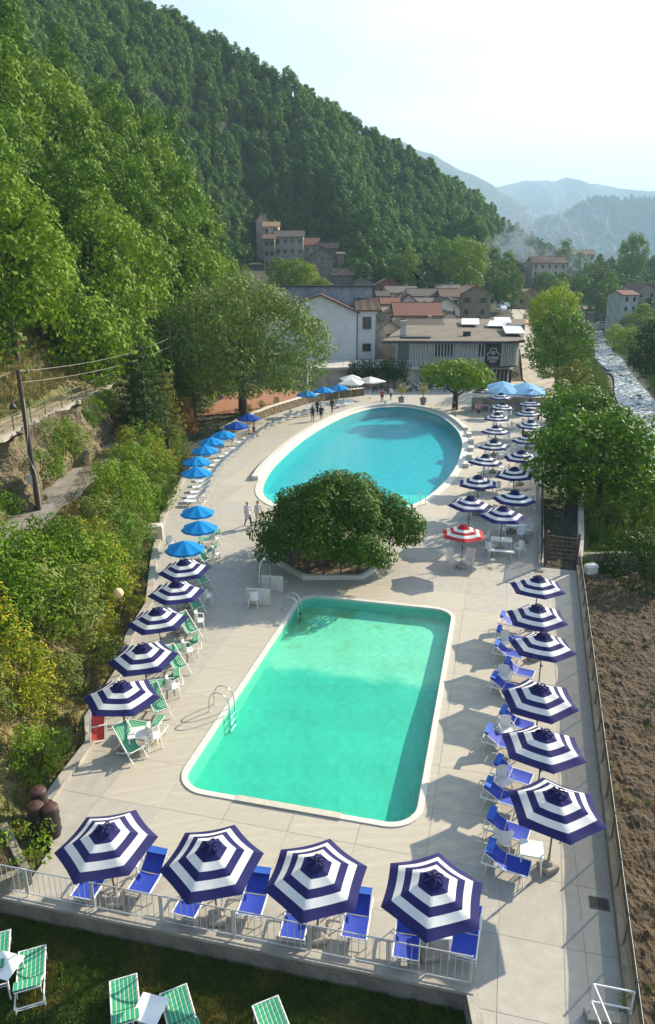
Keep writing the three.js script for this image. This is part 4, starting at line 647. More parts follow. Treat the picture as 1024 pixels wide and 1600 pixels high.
// green striped furniture under the bank
const greenL = () => makeLounger('green_lounger', '', M.white, greenStripe, 0.45, true);
for (const p of [[-6.53, -21.76], [-6.52, -24.69], [-6.27, -27.60], [-7.15, -39.00], [-7.30, -41.41]]) place('gl', greenL, p, AXIS - PI / 2 + (rq() - 0.5) * 0.2, 'green striped lounger lying across under the shrub bank parasols', 'green loungers under the bank parasols');
for (const p of [[-6.80, -20.69], [-6.39, -23.13], [-6.28, -26.13], [-6.36, -29.28], [-6.51, -31.78], [-6.71, -34.85], [-7.13, -37.98]]) place('dc', makeSling, p, 0.75 + (rq() - 0.5) * 0.3, 'green striped sling deck chair with white frame under the shrub bank', 'sling deck chairs under the bank');
for (const [p, a] of [[[-6.08, -21.19], 1.2], [[-6.11, -24.32], 1.0], [[-6.05, -27.21], 1.2], [[-6.02, -30.05], 1.4], [[-6.13, -32.75], 1.0], [[-6.52, -38.59], 1.3], [[-6.95, -41.18], 1.1], [[-9.52, -40.28], 2.0]]) place('ch', arm, p, a, 'white plastic armchair beside the green deck chairs under the bank', 'white chairs beside the green deck chairs');
place('tb', null, [-6.62, -21.05], 0.3, 'small white table beside the green sling deck chair nearest the bins');
// on the lawn
for (const p of [[-7.07, -12.69], [-4.61, -11.92], [-3.29, -11.66], [-1.13, -11.37], [-8.12, -13.13]]) place('gl', null, [...p, -0.6], AXIS - 0.13 + (rq() - 0.5) * 0.12, 'green striped lounger standing on the lawn below the railing', 'green loungers on the lawn');
for (const p of [[-7.66, -12.71], [-3.97, -11.65]]) place('tb', null, [...p, -0.6], AXIS, 'small white table between two green loungers on the lawn', 'small tables on the lawn', 1.05);
// white loungers along the bank by the oval pool
const whiteL = () => makeLounger('white_lounger', '', M.plastic, M.plastic, 0.55, false);
for (const p of [[-9.62, -49.28], [-9.63, -50.40], [-9.62, -51.75], [-9.71, -53.16], [-9.78, -54.84], [-9.78, -56.41], [-9.70, -58.28], [-9.58, -60.04], [-9.42, -61.67], [-9.19, -63.37], [-8.88, -64.65], [-8.60, -66.79], [-8.34, -69.36], [-7.89, -71.18], [-7.45, -74.08], [-6.94, -76.85], [-6.31, -78.69], [-5.62, -80.22], [-4.83, -81.80], [-3.96, -83.86], [-3.17, -85.15], [-2.28, -86.93], [1.74, -91.69], [2.78, -93.21]]) { const i = stock.n = (stock.n ?? 0) + 1; place('wl', whiteL, p, -PI / 2 - 0.15 - i * 0.03, 'white plastic lounger in the row along the bank beside the oval pool', 'white loungers beside the oval pool'); }
for (const [p, a] of [[[-9.89, -64.22], 0.6], [[-9.27, -69.20], 1.4], [[-7.80, -74.95], 2], [[-4.39, -85.03], 0.4], [[-1.77, -89.13], 1.8], [[2.20, -93.63], 0.9], [[-0.58, -91.08], 2.2]]) place('ch', arm, p, a, 'white plastic armchair among the white loungers by the oval pool', 'white chairs among the white loungers');
// tables and chairs on the parasol terrace
const table2 = () => makeTable('terrace_table', '', 1.25, 0.75, 0.72);
[...terraceA, ...terraceB].forEach((p, i) => {
  const inA = i < terraceA.length, x = p[0] + 0.1, z = p[1] + 0.55, tn = AXIS + (rq() - 0.5) * 0.4;
  if (i !== 8 + 9) place('tt', table2, [x, z], tn, inA ? 'white table under a striped parasol next to the oval pool' : 'white table under a striped parasol next to the lane', inA ? 'tables next to the oval pool' : 'tables next to the lane');
  for (const [dx, dz, a] of [[-0.9, 0.1, 1.6], [0.95, 0.2, -1.6], [0.2, 0.8, 3.1]].slice(0, i % 3 === 1 ? 3 : 2)) place('ch', arm, [x + dx, z + dz], a + (rq() - 0.5), inA ? 'white plastic armchair at a terrace table next to the oval pool' : 'white plastic armchair at a terrace table next to the lane', inA ? 'terrace chairs next to the oval pool' : 'terrace chairs next to the lane');
});
place('tt', null, [10.51, -40.31], AXIS, 'white picnic table under the parasol nearest the brown gate');
{ const b = thing('picnic_bench', 'long white bench in front of the picnic table near the gate', 'bench', ...(([x, z]) => [x, 0, z])([10.19, -39.00]), AXIS); part('seat', rbox(1.5, 0.04, 0.32, 0, 0.45, 0, 0.015), M.plastic, b); for (const x of [-1, 1]) for (const z of [-1, 1]) part('leg', bar([x * 0.6, 0.44, z * 0.1], [x * 0.66, 0, z * 0.16], 0.02), M.white, b); }
{ const mesh = std([0.62, 0.58, 0.52], 0.8); const b = () => { const t = thing('folding_chair', '', 'chair'), w = 0.5; part('seat', sag(w, 0.46, 0.03).translate(0, 0.42, 0), mesh, t); part('backrest', sag(w, 0.7, 0.03).applyMatrix4(new THREE.Matrix4().makeRotationX(1.2).setPosition(0, 0.75, -0.34)), mesh, t); for (const x of [-1, 1]) { part('frame_rail', bar([x * w / 2, 1.08, -0.48], [x * w / 2, 0, 0.34], 0.014), M.white, t); part('frame_rail', bar([x * w / 2, 0.02, -0.4], [x * w / 2, 0.62, 0.22], 0.014), M.white, t); part('armrest', bar([x * w / 2, 0.62, 0.24], [x * w / 2, 0.64, -0.28], 0.018), M.white, t); } return t; };
  for (const [p, a] of [[[7.08, -37.45], 0.5], [[8.03, -37.45], -0.4]]) place('fc', b, p, a, 'beige folding chair under the red and white parasol', 'folding chairs under the red parasol'); }
place('ch', arm, [13.05, -43.59], -1.9, 'white plastic armchair standing alone by the lane fence');
place('ch', arm, [-3.68, -32.45], 0.2, 'white plastic armchair in front of the outdoor shower wall');

// ---------------------------------------------------------------- kerbs, walls, railings, gate
solo('bank_kerb', wallAlong(LEFT.slice(2, 15).map(([x, z]) => [x - 0.05, z]), 0.34, -0.1, 0.16), M.concrete, 'low pale concrete kerb between the deck and the dry grass bank', 'kerb');
solo('terrace_wall', wallAlong([...LEFT.slice(14, 19), [5.2, -102]].map(([x, z]) => [x - 0.1, z]), 0.5, -0.1, 1.0), M.rock, 'curved stone retaining wall behind the white loungers', 'wall');
solo('wall_coping', wallAlong([...LEFT.slice(14, 19), [5.2, -102]].map(([x, z]) => [x - 0.1, z]), 0.62, 1.002, 1.08), M.coping, 'pale coping on top of the curved stone retaining wall', 'coping');
const FRONT = [[-13.5, -15.95], [3.29, -12.18]], along = (a, b, f) => [mix(a[0], b[0], f), mix(a[1], b[1], f)];
solo('lawn_wall', wallAlong(FRONT, 0.24, -0.9, -0.02), M.oldconcrete, 'weathered mossy concrete wall between deck and lawn', 'wall');
solo('lawn_wall_cap', wallAlong([[-13.5, -15.93], [3.36, -12.16]], 0.34, -0.018, 0.07), M.concrete, 'pale chipped concrete cap under the railing above the lawn', 'cap');
solo('side_wall', wallAlong([[3.3, -12.4], [3.3, -5]], 0.26, -0.9, 0.05), M.concrete, 'pale concrete side wall of the sunken lawn', 'wall');
{ // galvanised railing: panels of upright bars between posts
  const r = thing('railing', 'galvanised metal railing with thin upright bars above the lawn', 'railing'), L = Math.hypot(16.79, 3.77), n = 9, pt = (f, y) => { const [x, z] = along(FRONT[0], FRONT[1], f); return [x, y, z - 0.02]; };
  for (let i = 0; i <= n; i++) { part('post', bar(pt(i / n, 0.05), pt(i / n, 0.98), 0.018), M.galv, r); if (i === n) break; const a = (i + 0.02) / n, b = (i + 0.98) / n; part('rail', bar(pt(a, 0.95), pt(b, 0.95), 0.02), M.galv, r); part('rail', bar(pt(a, 0.16), pt(b, 0.16), 0.016), M.galv, r); for (const e of [a, b]) part('rail', bar(pt(e, 0.16), pt(e, 0.95), 0.018), M.galv, r); for (let k = 1; k < 11; k++) part('bar', bar(pt(mix(a, b, k / 11), 0.16), pt(mix(a, b, k / 11), 0.95), 0.0085, 5), M.galv, r); }
  const c = thing('corner_railing', 'short white tube railing at the corner of the deck', 'railing'), P = [[5.78, -11.50], [6.59, -11.32]], a = [P[0][0], P[0][1]], b = [P[1][0], P[1][1]], d = [a[0] + 0.08, a[1] + 2.4];
  for (const q of [a, b, d]) part('post', bar([q[0], 0, q[1]], [q[0], 1.0, q[1]], 0.024), M.white, c);
  for (const y of [1.0, 0.5]) { part('rail', bar([a[0], y, a[1]], [b[0], y, b[1]], 0.022), M.white, c); part('rail', bar([a[0], y, a[1]], [d[0], y, d[1]], 0.022), M.white, c); }
  solo('corner_block', prism([[a[0] - 0.1, a[1] - 0.1], [b[0] + 0.1, b[1] - 0.1], [b[0] + 0.1, b[1] + 0.15], [a[0] - 0.1, a[1] + 0.2]], 0, 0.22), M.concrete, 'low pale concrete kerb under the corner railing', 'kerb');
}
{ // fence beside the ploughed field: low wall, posts, shade net
  solo('field_wall', wallAlong([[fenceX(-37), -37], [fenceX(-6), -6]], 0.22, -0.9, 0.34), M.oldconcrete, 'low mossy concrete wall between the deck and the ploughed field', 'wall');
  const f = thing('field_fence', 'wire fence with dark green shade net along the ploughed field', 'fence'), net = phy([0.055, 0.075, 0.045], 0.9, { transparent: true, opacity: 0.8 });
  for (let i = 0; i < 19; i++) { const z = -36.9 + i * 1.7, x = fenceX(z); part('post', bar([x, 0.3, z], [x, 1.24, z], 0.028), M.oldconcrete, f); if (i < 18) { const z1 = z + 1.7, x1 = fenceX(z1), g = new THREE.PlaneGeometry(1, 1, 4, 1), p = g.attributes.position; for (let k = 0; k < p.count; k++) { const e = p.getX(k) + 0.5; p.setXYZ(k, mix(x, x1, e) + 0.035, p.getY(k) < 0 ? 0.32 : 1.2 - Math.sin(PI * e) * 0.045, mix(z, z1, e)); } g.computeVertexNormals(); part('net', g, net, f); part('wire', bar([x, 1.2, z], [x1, 1.2, z1], 0.006, 4), M.galv, f); } }
}
{ // brown gate and the fence along the lane
  const gx = fenceX(-37.2), a = [12.45, -37.75], b = [gx - 0.15, -37.2];
  const g = thing('gate', 'closed brown metal gate with a grid of bars at the lane', 'gate'), P = (f, y) => { const [x, z] = along(a, b, f); return [x, y, z]; };
  for (const f of [-0.02, 1.02]) part('post', [bar(P(f, 0), P(f, 2.1), 0.07, 8), cyl(0.09, 0.02, 0.08, P(f, 0)[0], 2.1, P(f, 0)[2], 8)], M.brownmetal, g);
  for (const y of [0.12, 1.85]) part('rail', bar(P(0.03, y), P(0.97, y), 0.032), M.brownmetal, g);
  for (const f of [0.04, 0.96]) part('stile', bar(P(f, 0.12), P(f, 1.85), 0.03), M.brownmetal, g);
  for (let i = 1; i < 6; i++) part('bar', bar(P(0.04 + 0.92 * i / 6, 0.12), P(0.04 + 0.92 * i / 6, 1.85), 0.016, 5), M.brownmetal, g);
  for (let i = 1; i < 7; i++) part('bar', bar(P(0.05, 0.12 + 1.73 * i / 7), P(0.95, 0.12 + 1.73 * i / 7), 0.016, 5), M.brownmetal, g);
  const edge = [[12.2, -37.7], [17.0, -54.4], [19.8, -64.1]];
  solo('lane_kerb', wallAlong(edge, 0.3, -0.5, 0.22), M.concrete, 'pale concrete kerb between the terrace and the lane', 'kerb');
  const f = thing('lane_fence', 'tall dark mesh fence between the terrace and the lane', 'fence'), net = phy([0.02, 0.028, 0.024], 0.9, { transparent: true, opacity: 0.72 });
  for (let i = 0; i < 16; i++) { const at = (k) => { const s = k / 15 * 2; return s <= 1 ? along(edge[0], edge[1], s) : along(edge[1], edge[2], s - 1); }, [x, z] = at(i); part('post', bar([x, 0.1, z], [x, 1.75, z], 0.03), M.dark, f); if (i < 15) { const [u, w] = at(i + 1); part('mesh_panel', (() => { const q = new THREE.BufferGeometry(); q.setAttribute('position', new THREE.Float32BufferAttribute([x, 0.2, z, u, 0.2, w, u, 1.7, w, x, 1.7, z], 3)); q.setIndex([0, 1, 2, 0, 2, 3]); q.computeVertexNormals(); return q; })(), net, f); part('rail', bar([x, 1.7, z], [u, 1.7, w], 0.02), M.dark, f); } }
  solo('lane_wall', wallAlong([[gx + 0.1, -37.4], [gx + 1.4, -41], [18.6, -50], [21.5, -58]], 0.35, -1, 0.75), M.concrete, 'grey plastered wall on the stream side of the lane', 'wall');
  solo('field_end_wall', wallAlong([[gx + 0.3, -38.3], [gx + 4.6, -38.7]], 0.3, -1, 0.55), M.oldconcrete, 'low grey block wall at the end of the ploughed field', 'wall');
  solo('water_tank', [rbox(0.75, 0.55, 0.5, 0, 0.28, 0, 0.08, 3), rbox(0.6, 0.06, 0.4, 0, 0.57, 0, 0.02)], M.plastic, 'white plastic tank beside the gate post in the weeds', 'tank', gx + 0.9, -0.42, -37.6, 0.3);
  solo('meter_box', [rbox(0.34, 0.62, 0.28, 0, 0.31, 0, 0.02), rbox(0.3, 0.02, 0.3, 0, 0.63, 0, 0.01)], M.concrete, 'small grey service box beside the lane fence', 'box', 12.35, 0, -41.5, AXIS);
}
{ // bins, planter and odds by the bank
  const b = thing('bin', 'tall brown lidded barrel bin with white lettering marks by the bank', 'bin'), body = std([0.022, 0.017, 0.015], 0.6), lid = std([0.05, 0.019, 0.012], 0.6);
  part('barrel', [new THREE.LatheGeometry([[0.2, 0], [0.23, 0.12], [0.245, 0.5], [0.23, 0.88], [0.21, 0.95]].map(([x, y]) => new THREE.Vector2(x, y)), 20)], body, b);
  part('lid', [new THREE.LatheGeometry([[0.235, 0.94], [0.235, 1.0], [0.19, 1.06], [0.001, 1.09]].map(([x, y]) => new THREE.Vector2(x, y)), 20)], lid, b);
  for (const y of [0.2, 0.48, 0.78]) part('hoop', new THREE.TorusGeometry(0.243, 0.012, 5, 20).rotateX(PI / 2).translate(0, y, 0), body, b);
  b.userData.group = 'brown barrel bins';
  const s = [[-8.06, -16.96], [-8.50, -17.01], [-8.67, -17.66]]; s.forEach(([x, z], i) => { const o = i ? copy(b, 0, 0, 0, i) : b; o.position.set(x, 0, z); });
  const pl = thing('stone_planter', 'rough stone planter trough with trailing green plant at the railing end', 'planter', -9.1, 0, -15.7, -0.9); part('trough', [box(2.2, 0.7, 0.22, 0, 0.2, 0.45), box(2.2, 0.7, 0.22, 0, 0.2, -0.45), box(0.22, 0.7, 0.7, 1.0, 0.2, 0), box(0.22, 0.7, 0.7, -1.0, 0.2, 0)].map((g) => boxuv(g)), M.oldconcrete, pl); part('earth', box(1.8, 0.1, 0.7, 0, 0.42, 0), M.soil, pl);
  const [lx, lz] = [-7.99, -21.33], ch = thing('folded_deck_chair', 'folded deck chair with red sling leaning against the bank wall', 'deck chair', lx - 0.1, 0, lz, 0.7); ch.rotation.x = -0.28;
  for (const x of [-0.28, 0.28]) { part('rail', rbox(0.05, 1.25, 0.035, x, 0.63, 0, 0.01), M.white, ch); part('inner_rail', rbox(0.04, 1.1, 0.03, x * 0.85, 0.55, -0.05, 0.01), M.white, ch); } part('crossbar', [rbox(0.56, 0.045, 0.03, 0, 1.24, 0, 0.01), rbox(0.56, 0.045, 0.03, 0, 0.62, 0.02, 0.01), rbox(0.56, 0.045, 0.03, 0, 0.06, 0, 0.01)], M.white, ch); part('sling', sag(0.46, 1.05, 0.03).rotateX(PI / 2).translate(0, 0.62, -0.01), std([0.55, 0.06, 0.05], 0.85), ch);
  const [gx, gz] = [-9.05, -28.15], lamp = thing('globe_lamp', 'round cream globe lamp on a short post among the shrubs', 'lamp', gx, ground(gx, gz), gz); const ly = P0(188, 927, gz); part('globe', new THREE.SphereGeometry(0.23, 20, 14).translate(0, ly - ground(gx, gz), 0), std([0.72, 0.52, 0.24], 0.35), lamp); part('post', cyl(0.03, 0.03, ly - ground(gx, gz) - 0.1, 0, 0, 0, 8), M.dark, lamp);
  const [ux, uz] = [-10.36, -42.28]; const ut = thing('beige_tank', 'rounded beige plastic tank at the edge of the bank', 'tank', ux - 0.5, 0, uz, 0.2); part('body', rbox(0.95, 0.95, 0.8, 0, 0.48, 0, 0.12, 3), std([0.58, 0.52, 0.42], 0.6), ut); part('lid', cyl(0.2, 0.2, 0.06, 0, 0.95, 0, 14), std([0.5, 0.45, 0.36], 0.6), ut);
}
function P0(px, py, z) { const u = (py - 800) / 1110, c = 0.9512, s = 0.3085; return 15.5 - (-z) * (s + u * c) / (c - u * s); }
for (const [p, l] of [[[7.12, -14.54], 'small metal drain grate in the paving beside the field fence'], [[11.87, -36.95], 'small metal drain grate in the paving before the brown gate']]) { const t = thing('drain_grate', l, 'drain', p[0], 0.006, p[1], AXIS); part('frame', [box(0.5, 0.012, 0.04, 0, 0, 0.18), box(0.5, 0.012, 0.04, 0, 0, -0.18), box(0.04, 0.012, 0.32, 0.23, 0, 0), box(0.04, 0.012, 0.32, -0.23, 0, 0)], M.oldconcrete, t); for (let i = 0; i < 6; i++) part('slat', box(0.025, 0.01, 0.32, -0.17 + i * 0.068, 0, 0), M.oldconcrete, t); part('pit', box(0.42, 0.004, 0.32, 0, -0.003, 0), M.lane, t); }
// ---------------------------------------------------------------- planter of the middle tree, shower, ladders
{
  const hex = [[-3.11, -38.19], [-1.33, -35.78], [1.89, -35.78], [4.15, -38.99], [1.91, -41.35], [-1.66, -41.13]], c = thing('tree_planter', 'six sided low stone planter round the dome shaped tree', 'planter');
  part('kerb', prism(hex, -0.02, 0.24, [grown(hex, -0.24)]), M.coping, c); part('earth', prism(grown(hex, -0.25), -0.02, 0.14), std([0.26, 0.20, 0.13], 1, { map: rep(blotch, 0.5) }), c);
  const posts = []; for (let i = 0; i < 6; i++) for (let k = 0; k < 3; k++) posts.push(along(grown(hex, -0.5)[i], grown(hex, -0.5)[(i + 1) % 6], k / 3));
  posts.forEach(([x, z]) => { const p = thing('prop_post', 'thin dark iron post round the dome tree planter', 'post', x, 0.13, z, 0, 'iron posts round the tree planter'); part('shaft', cyl(0.035, 0.03, 1.5, 0, 0, 0, 8), M.dark, p); part('foot', cyl(0.06, 0.05, 0.04, 0, 0, 0, 8), M.dark, p); });
  const sh = [-3.49, -32.70], w1 = thing('shower', 'outdoor shower with bent steel pipe between two low white walls', 'shower', sh[0], 0, sh[1], -0.15);
  part('wall', [rbox(1.25, 0.85, 0.14, 0, 0.425, 0, 0.02)].map((g) => boxuv(g)), M.coping, w1); part('wall', [rbox(1.15, 0.85, 0.14, 0.35, 0.425, -1.7, 0.02)].map((g) => boxuv(g)), M.coping, w1);
  part('pipe', tube([[0.05, 0, -0.2], [0.05, 1.7, -0.2], [0.1, 2.1, -0.35], [0.2, 2.25, -0.7], [0.3, 2.1, -1.1], [0.32, 1.7, -1.25], [0.32, 0.0, -1.25]], 0.026, 40, 8), M.steel, w1); part('shower_head', cyl(0.09, 0.03, 0.06, 0.2, 2.15, -0.7, 12), M.steel, w1);
  const ladder = (label, spot, turn, sc = 1) => { const t = thing('pool_ladder', label, 'ladder', spot[0], 0, spot[1], turn); t.scale.setScalar(sc); for (const x of [-0.25, 0.25]) { part('handrail', tube([[x, 0.02, -0.62], [x, 0.55, -0.6], [x, 0.82, -0.42], [x, 0.84, -0.1], [x, 0.6, 0.14], [x, 0.0, 0.2], [x, -0.9, 0.2]], 0.022, 40, 8), M.steel, t); part('flange', cyl(0.05, 0.04, 0.03, x, 0, -0.62, 10), M.steel, t); } for (const y of [-0.15, -0.45, -0.75]) part('step', rbox(0.5, 0.03, 0.09, 0, y, 0.2, 0.01), M.steel, t); return t; };
  ladder('steel pool ladder on the bank side of the rectangular pool', RECTP.spot(RECTP.Wd + 0.05, 4.4), PI / 2 - 0.24); ladder('steel pool ladder at the far corner of the rectangular pool near the shower', RECTP.spot(RECTP.Wd - 0.1, 13.2), PI / 2 - 0.24); ladder('steel pool ladder of the oval pool near the shady tree', [6.6, -50.0], 0.6 + PI);
  const pot = thing('potted_plant', 'round clipped pale shrub in a tall grey pot before the cafe', 'potted plant'); part('pot', new THREE.LatheGeometry([[0.001, 0], [0.3, 0], [0.42, 0.95], [0.46, 0.95], [0.46, 1.0], [0.38, 1.0], [0.36, 0.9], [0.001, 0.88]].map(([x, y]) => new THREE.Vector2(x, y)), 18), std([0.16, 0.17, 0.19], 0.7), pot); part('stem', cyl(0.05, 0.04, 0.8, 0, 0.9, 0, 8), M.bark, pot); part('foliage', foliage(dome(501, 16, 0.62, 0.6, 1.95, 0.34, { low: -0.8 }), 260, 0.17, 501, { long: 2.2 }), leafMat(0.36, 0.38, 0.13, 0.4), pot); pot.userData.group = 'potted shrubs before the cafe';
  [[9.76, -94.01], [12.58, -93.49]].forEach(([x, z], i) => { const o = i ? copy(pot, 0, 0, 0, 1.2) : pot; o.position.set(x, 0, z); });
  const sb = thing('wall_bush', 'small round dark bush standing on the stone terrace wall', 'bush'); part('stems', stems.clone().scale(0.3, 0.3, 0.3), M.bark, sb); part('foliage', foliage(dome(511, 10, 0.38, 0.38, 0.4, 0.24, { low: -0.9 }), 420, 0.13, 511), GREEN.deepGreen, sb); sb.userData.group = 'round bushes on the terrace wall';
  [[-9.9, -79.9], [-8.9, -82.7], [-7.7, -85.6], [-6.1, -88.8]].forEach(([x, z], i) => { const o = i ? copy(sb, 0, 0, 0, i) : sb; o.position.set(x, 1.0, z); o.position.x -= 0.3; });
}
// ---------------------------------------------------------------- utility pole, wires, path railing
{
  const [x, z] = [-16.16, -37.93], y = ground(x, z), p = thing('utility_pole', 'tall leaning wooden utility pole with grey box by the hillside road', 'pole', x, y, z), H = 7.9;
  part('pole', boxuv(bar([0, -0.3, 0], [-0.16, H, 0], 0.17, 12, 0.12)), M.wood, p); part('meter_box', rbox(0.3, 0.55, 0.25, -0.26, 1.9, 0.05, 0.03), std([0.45, 0.5, 0.52], 0.6), p); part('conduit', tube([[0.14, 0, 0.1], [0.12, 2.2, 0.12], [-0.18, 3.4, 0.16], [-0.02, 4.6, 0.14], [0, 6.4, 0.12]], 0.022, 24, 5), M.galv, p); part('bracket', [bar([-0.5, H - 0.15, 0], [0.35, H - 0.15, 0], 0.03), cyl(0.05, 0.04, 0.14, -0.45, H - 0.14, 0, 8), cyl(0.05, 0.04, 0.14, 0.3, H - 0.14, 0, 8)], M.dark, p);
  const l = part('street_lamp_arm', tube([[-0.12, 6.1, 0], [-0.35, 6.2, 0.05], [-0.62, 6.15, 0.08]], 0.022, 10, 5), M.dark, p); part('lamp_head', new THREE.LatheGeometry([[0.001, 6.0], [0.16, 6.02], [0.2, 6.1], [0.06, 6.32], [0.001, 6.6]].map(([a, b]) => new THREE.Vector2(a, b)), 12).translate(-0.66, -0.2, 0.08), M.dark, l);
  const wire = (a, b, drop, label) => { const pts = []; for (let i = 0; i <= 10; i++) { const f = i / 10; pts.push([mix(a[0], b[0], f), mix(a[1], b[1], f) - drop * 4 * f * (1 - f), mix(a[2], b[2], f)]); } solo('overhead_wire', tube(pts, 0.014, 30, 5), M.concrete, label, 'wire', 0, 0, 0, 0, 'overhead wires at the utility pole'); };
  wire([x - 0.16, y + H - 0.1, z], [-15.6, 10.2, -72], 0.5, 'grey overhead wire running from the utility pole along the path'); wire([x - 0.16, y + H - 0.7, z], [-15.6, 9.4, -72], 0.5, 'grey overhead wire running from the utility pole along the path'); wire([x - 0.4, y + H - 0.1, z], [-22, 9.6, -22], 0.4, 'thick overhead wire leaving the utility pole across the hillside path');
  solo('far_pole', boxuv(bar([0, 0, 0], [0, 8, 0], 0.14, 10, 0.1)), M.wood, 'distant wooden utility pole in the trees beside the path', 'pole', -15.6, 3.2, -72);
  const r = thing('path_railing', 'thin rusty green railing along the hillside path', 'railing'), rm = std([0.10, 0.115, 0.065], 0.7), rx = (q) => -18.45 + 0.1 * Math.sin(q);
  for (let i = 0; i < 17; i++) { const q = -23 - i * 2.6; part('post', rbox(0.07, 1.05, 0.07, rx(q), 7.6, q, 0.01), rm, r); if (i < 16) for (const h of [8.08, 7.62]) part('rail', bar([rx(q), h, q], [rx(q - 2.6), h, q - 2.6], 0.026, 5), rm, r); }
  solo('path_kerb', wallAlong([[-18.35, -22], [-18.4, -66]], 0.4, 6.9, 7.2), M.concrete, 'pale stone edge under the hillside path railing', 'kerb');
}

// ---------------------------------------------------------------- buildings
const wallTex = rep(blotch, 0.25), roofTex = texture(256, (u, v) => { const a = 0.72 + 0.22 * tile(u, v, 12, 3, 4) + 0.3 * (rnd() - 0.5) * 0.6 - ((u * 16) % 1 < 0.25 ? 0.14 : 0) - ((v * 10) % 1 < 0.12 ? 0.08 : 0); return [a, a * 0.97, a * 0.93]; });
const roofBump = texture(256, (u, v) => 0.5 + 0.5 * Math.sin(u * 16 * 6.283) * 0.9 - ((v * 10) % 1 < 0.12 ? 0.2 : 0), false);
const roofMats = { brown: [0.20, 0.12, 0.085], red: [0.26, 0.095, 0.062], grey: [0.18, 0.15, 0.128], tan: [0.44, 0.28, 0.175], dark: [0.12, 0.098, 0.085] };
for (const k in roofMats) roofMats[k] = std(roofMats[k], 0.9, { map: rep(roofTex, 0.25), bumpMap: rep(roofBump, 0.25), bumpScale: 0.06 });
const wallMats = { white: [0.76, 0.75, 0.73], cream: [0.66, 0.59, 0.48], stone: [0.36, 0.32, 0.27], grey: [0.46, 0.445, 0.42], darkstone: [0.24, 0.22, 0.195], red: [0.34, 0.15, 0.10], ochre: [0.50, 0.37, 0.19], pink: [0.62, 0.50, 0.44], pale: [0.55, 0.60, 0.66] };
for (const k in wallMats) wallMats[k] = std(wallMats[k], 0.92, { map: ['stone', 'darkstone', 'grey'].includes(k) ? rep(stoneTex, 0.3) : wallTex, bumpMap: rep(lumps, 0.6), bumpScale: ['stone', 'darkstone'].includes(k) ? 0.08 : 0.015 });
const pane = std([0.018, 0.022, 0.028], 0.12), frameMat = std([0.16, 0.10, 0.07], 0.7), shutter = std([0.07, 0.09, 0.075], 0.8), sillMat = std([0.45, 0.43, 0.40], 0.85);
const winGeo = new Map(); // shared window shapes by size
function windowAt(root, x, y, z, w, h, face) { // face: 0 front, 1 right side
  const key = w.toFixed(2) + h.toFixed(2); if (!winGeo.has(key)) winGeo.set(key, [box(w, h, 0.06), merged([box(w + 0.16, 0.09, 0.12, 0, h / 2 + 0.04, 0), box(0.09, h, 0.12, -w / 2 - 0.04, 0, 0), box(0.09, h, 0.12, w / 2 + 0.04, 0, 0), box(0.05, h, 0.09, 0, 0, 0.01)]), box(w + 0.3, 0.08, 0.24, 0, -h / 2 - 0.05, 0.05)]);
  const [a, b, c] = winGeo.get(key), m = part('window', a, pane, root); m.position.set(x, y, z); m.rotation.y = face * PI / 2; part('frame', b, frameMat, m); part('sill', c, sillMat, m); return m;
}
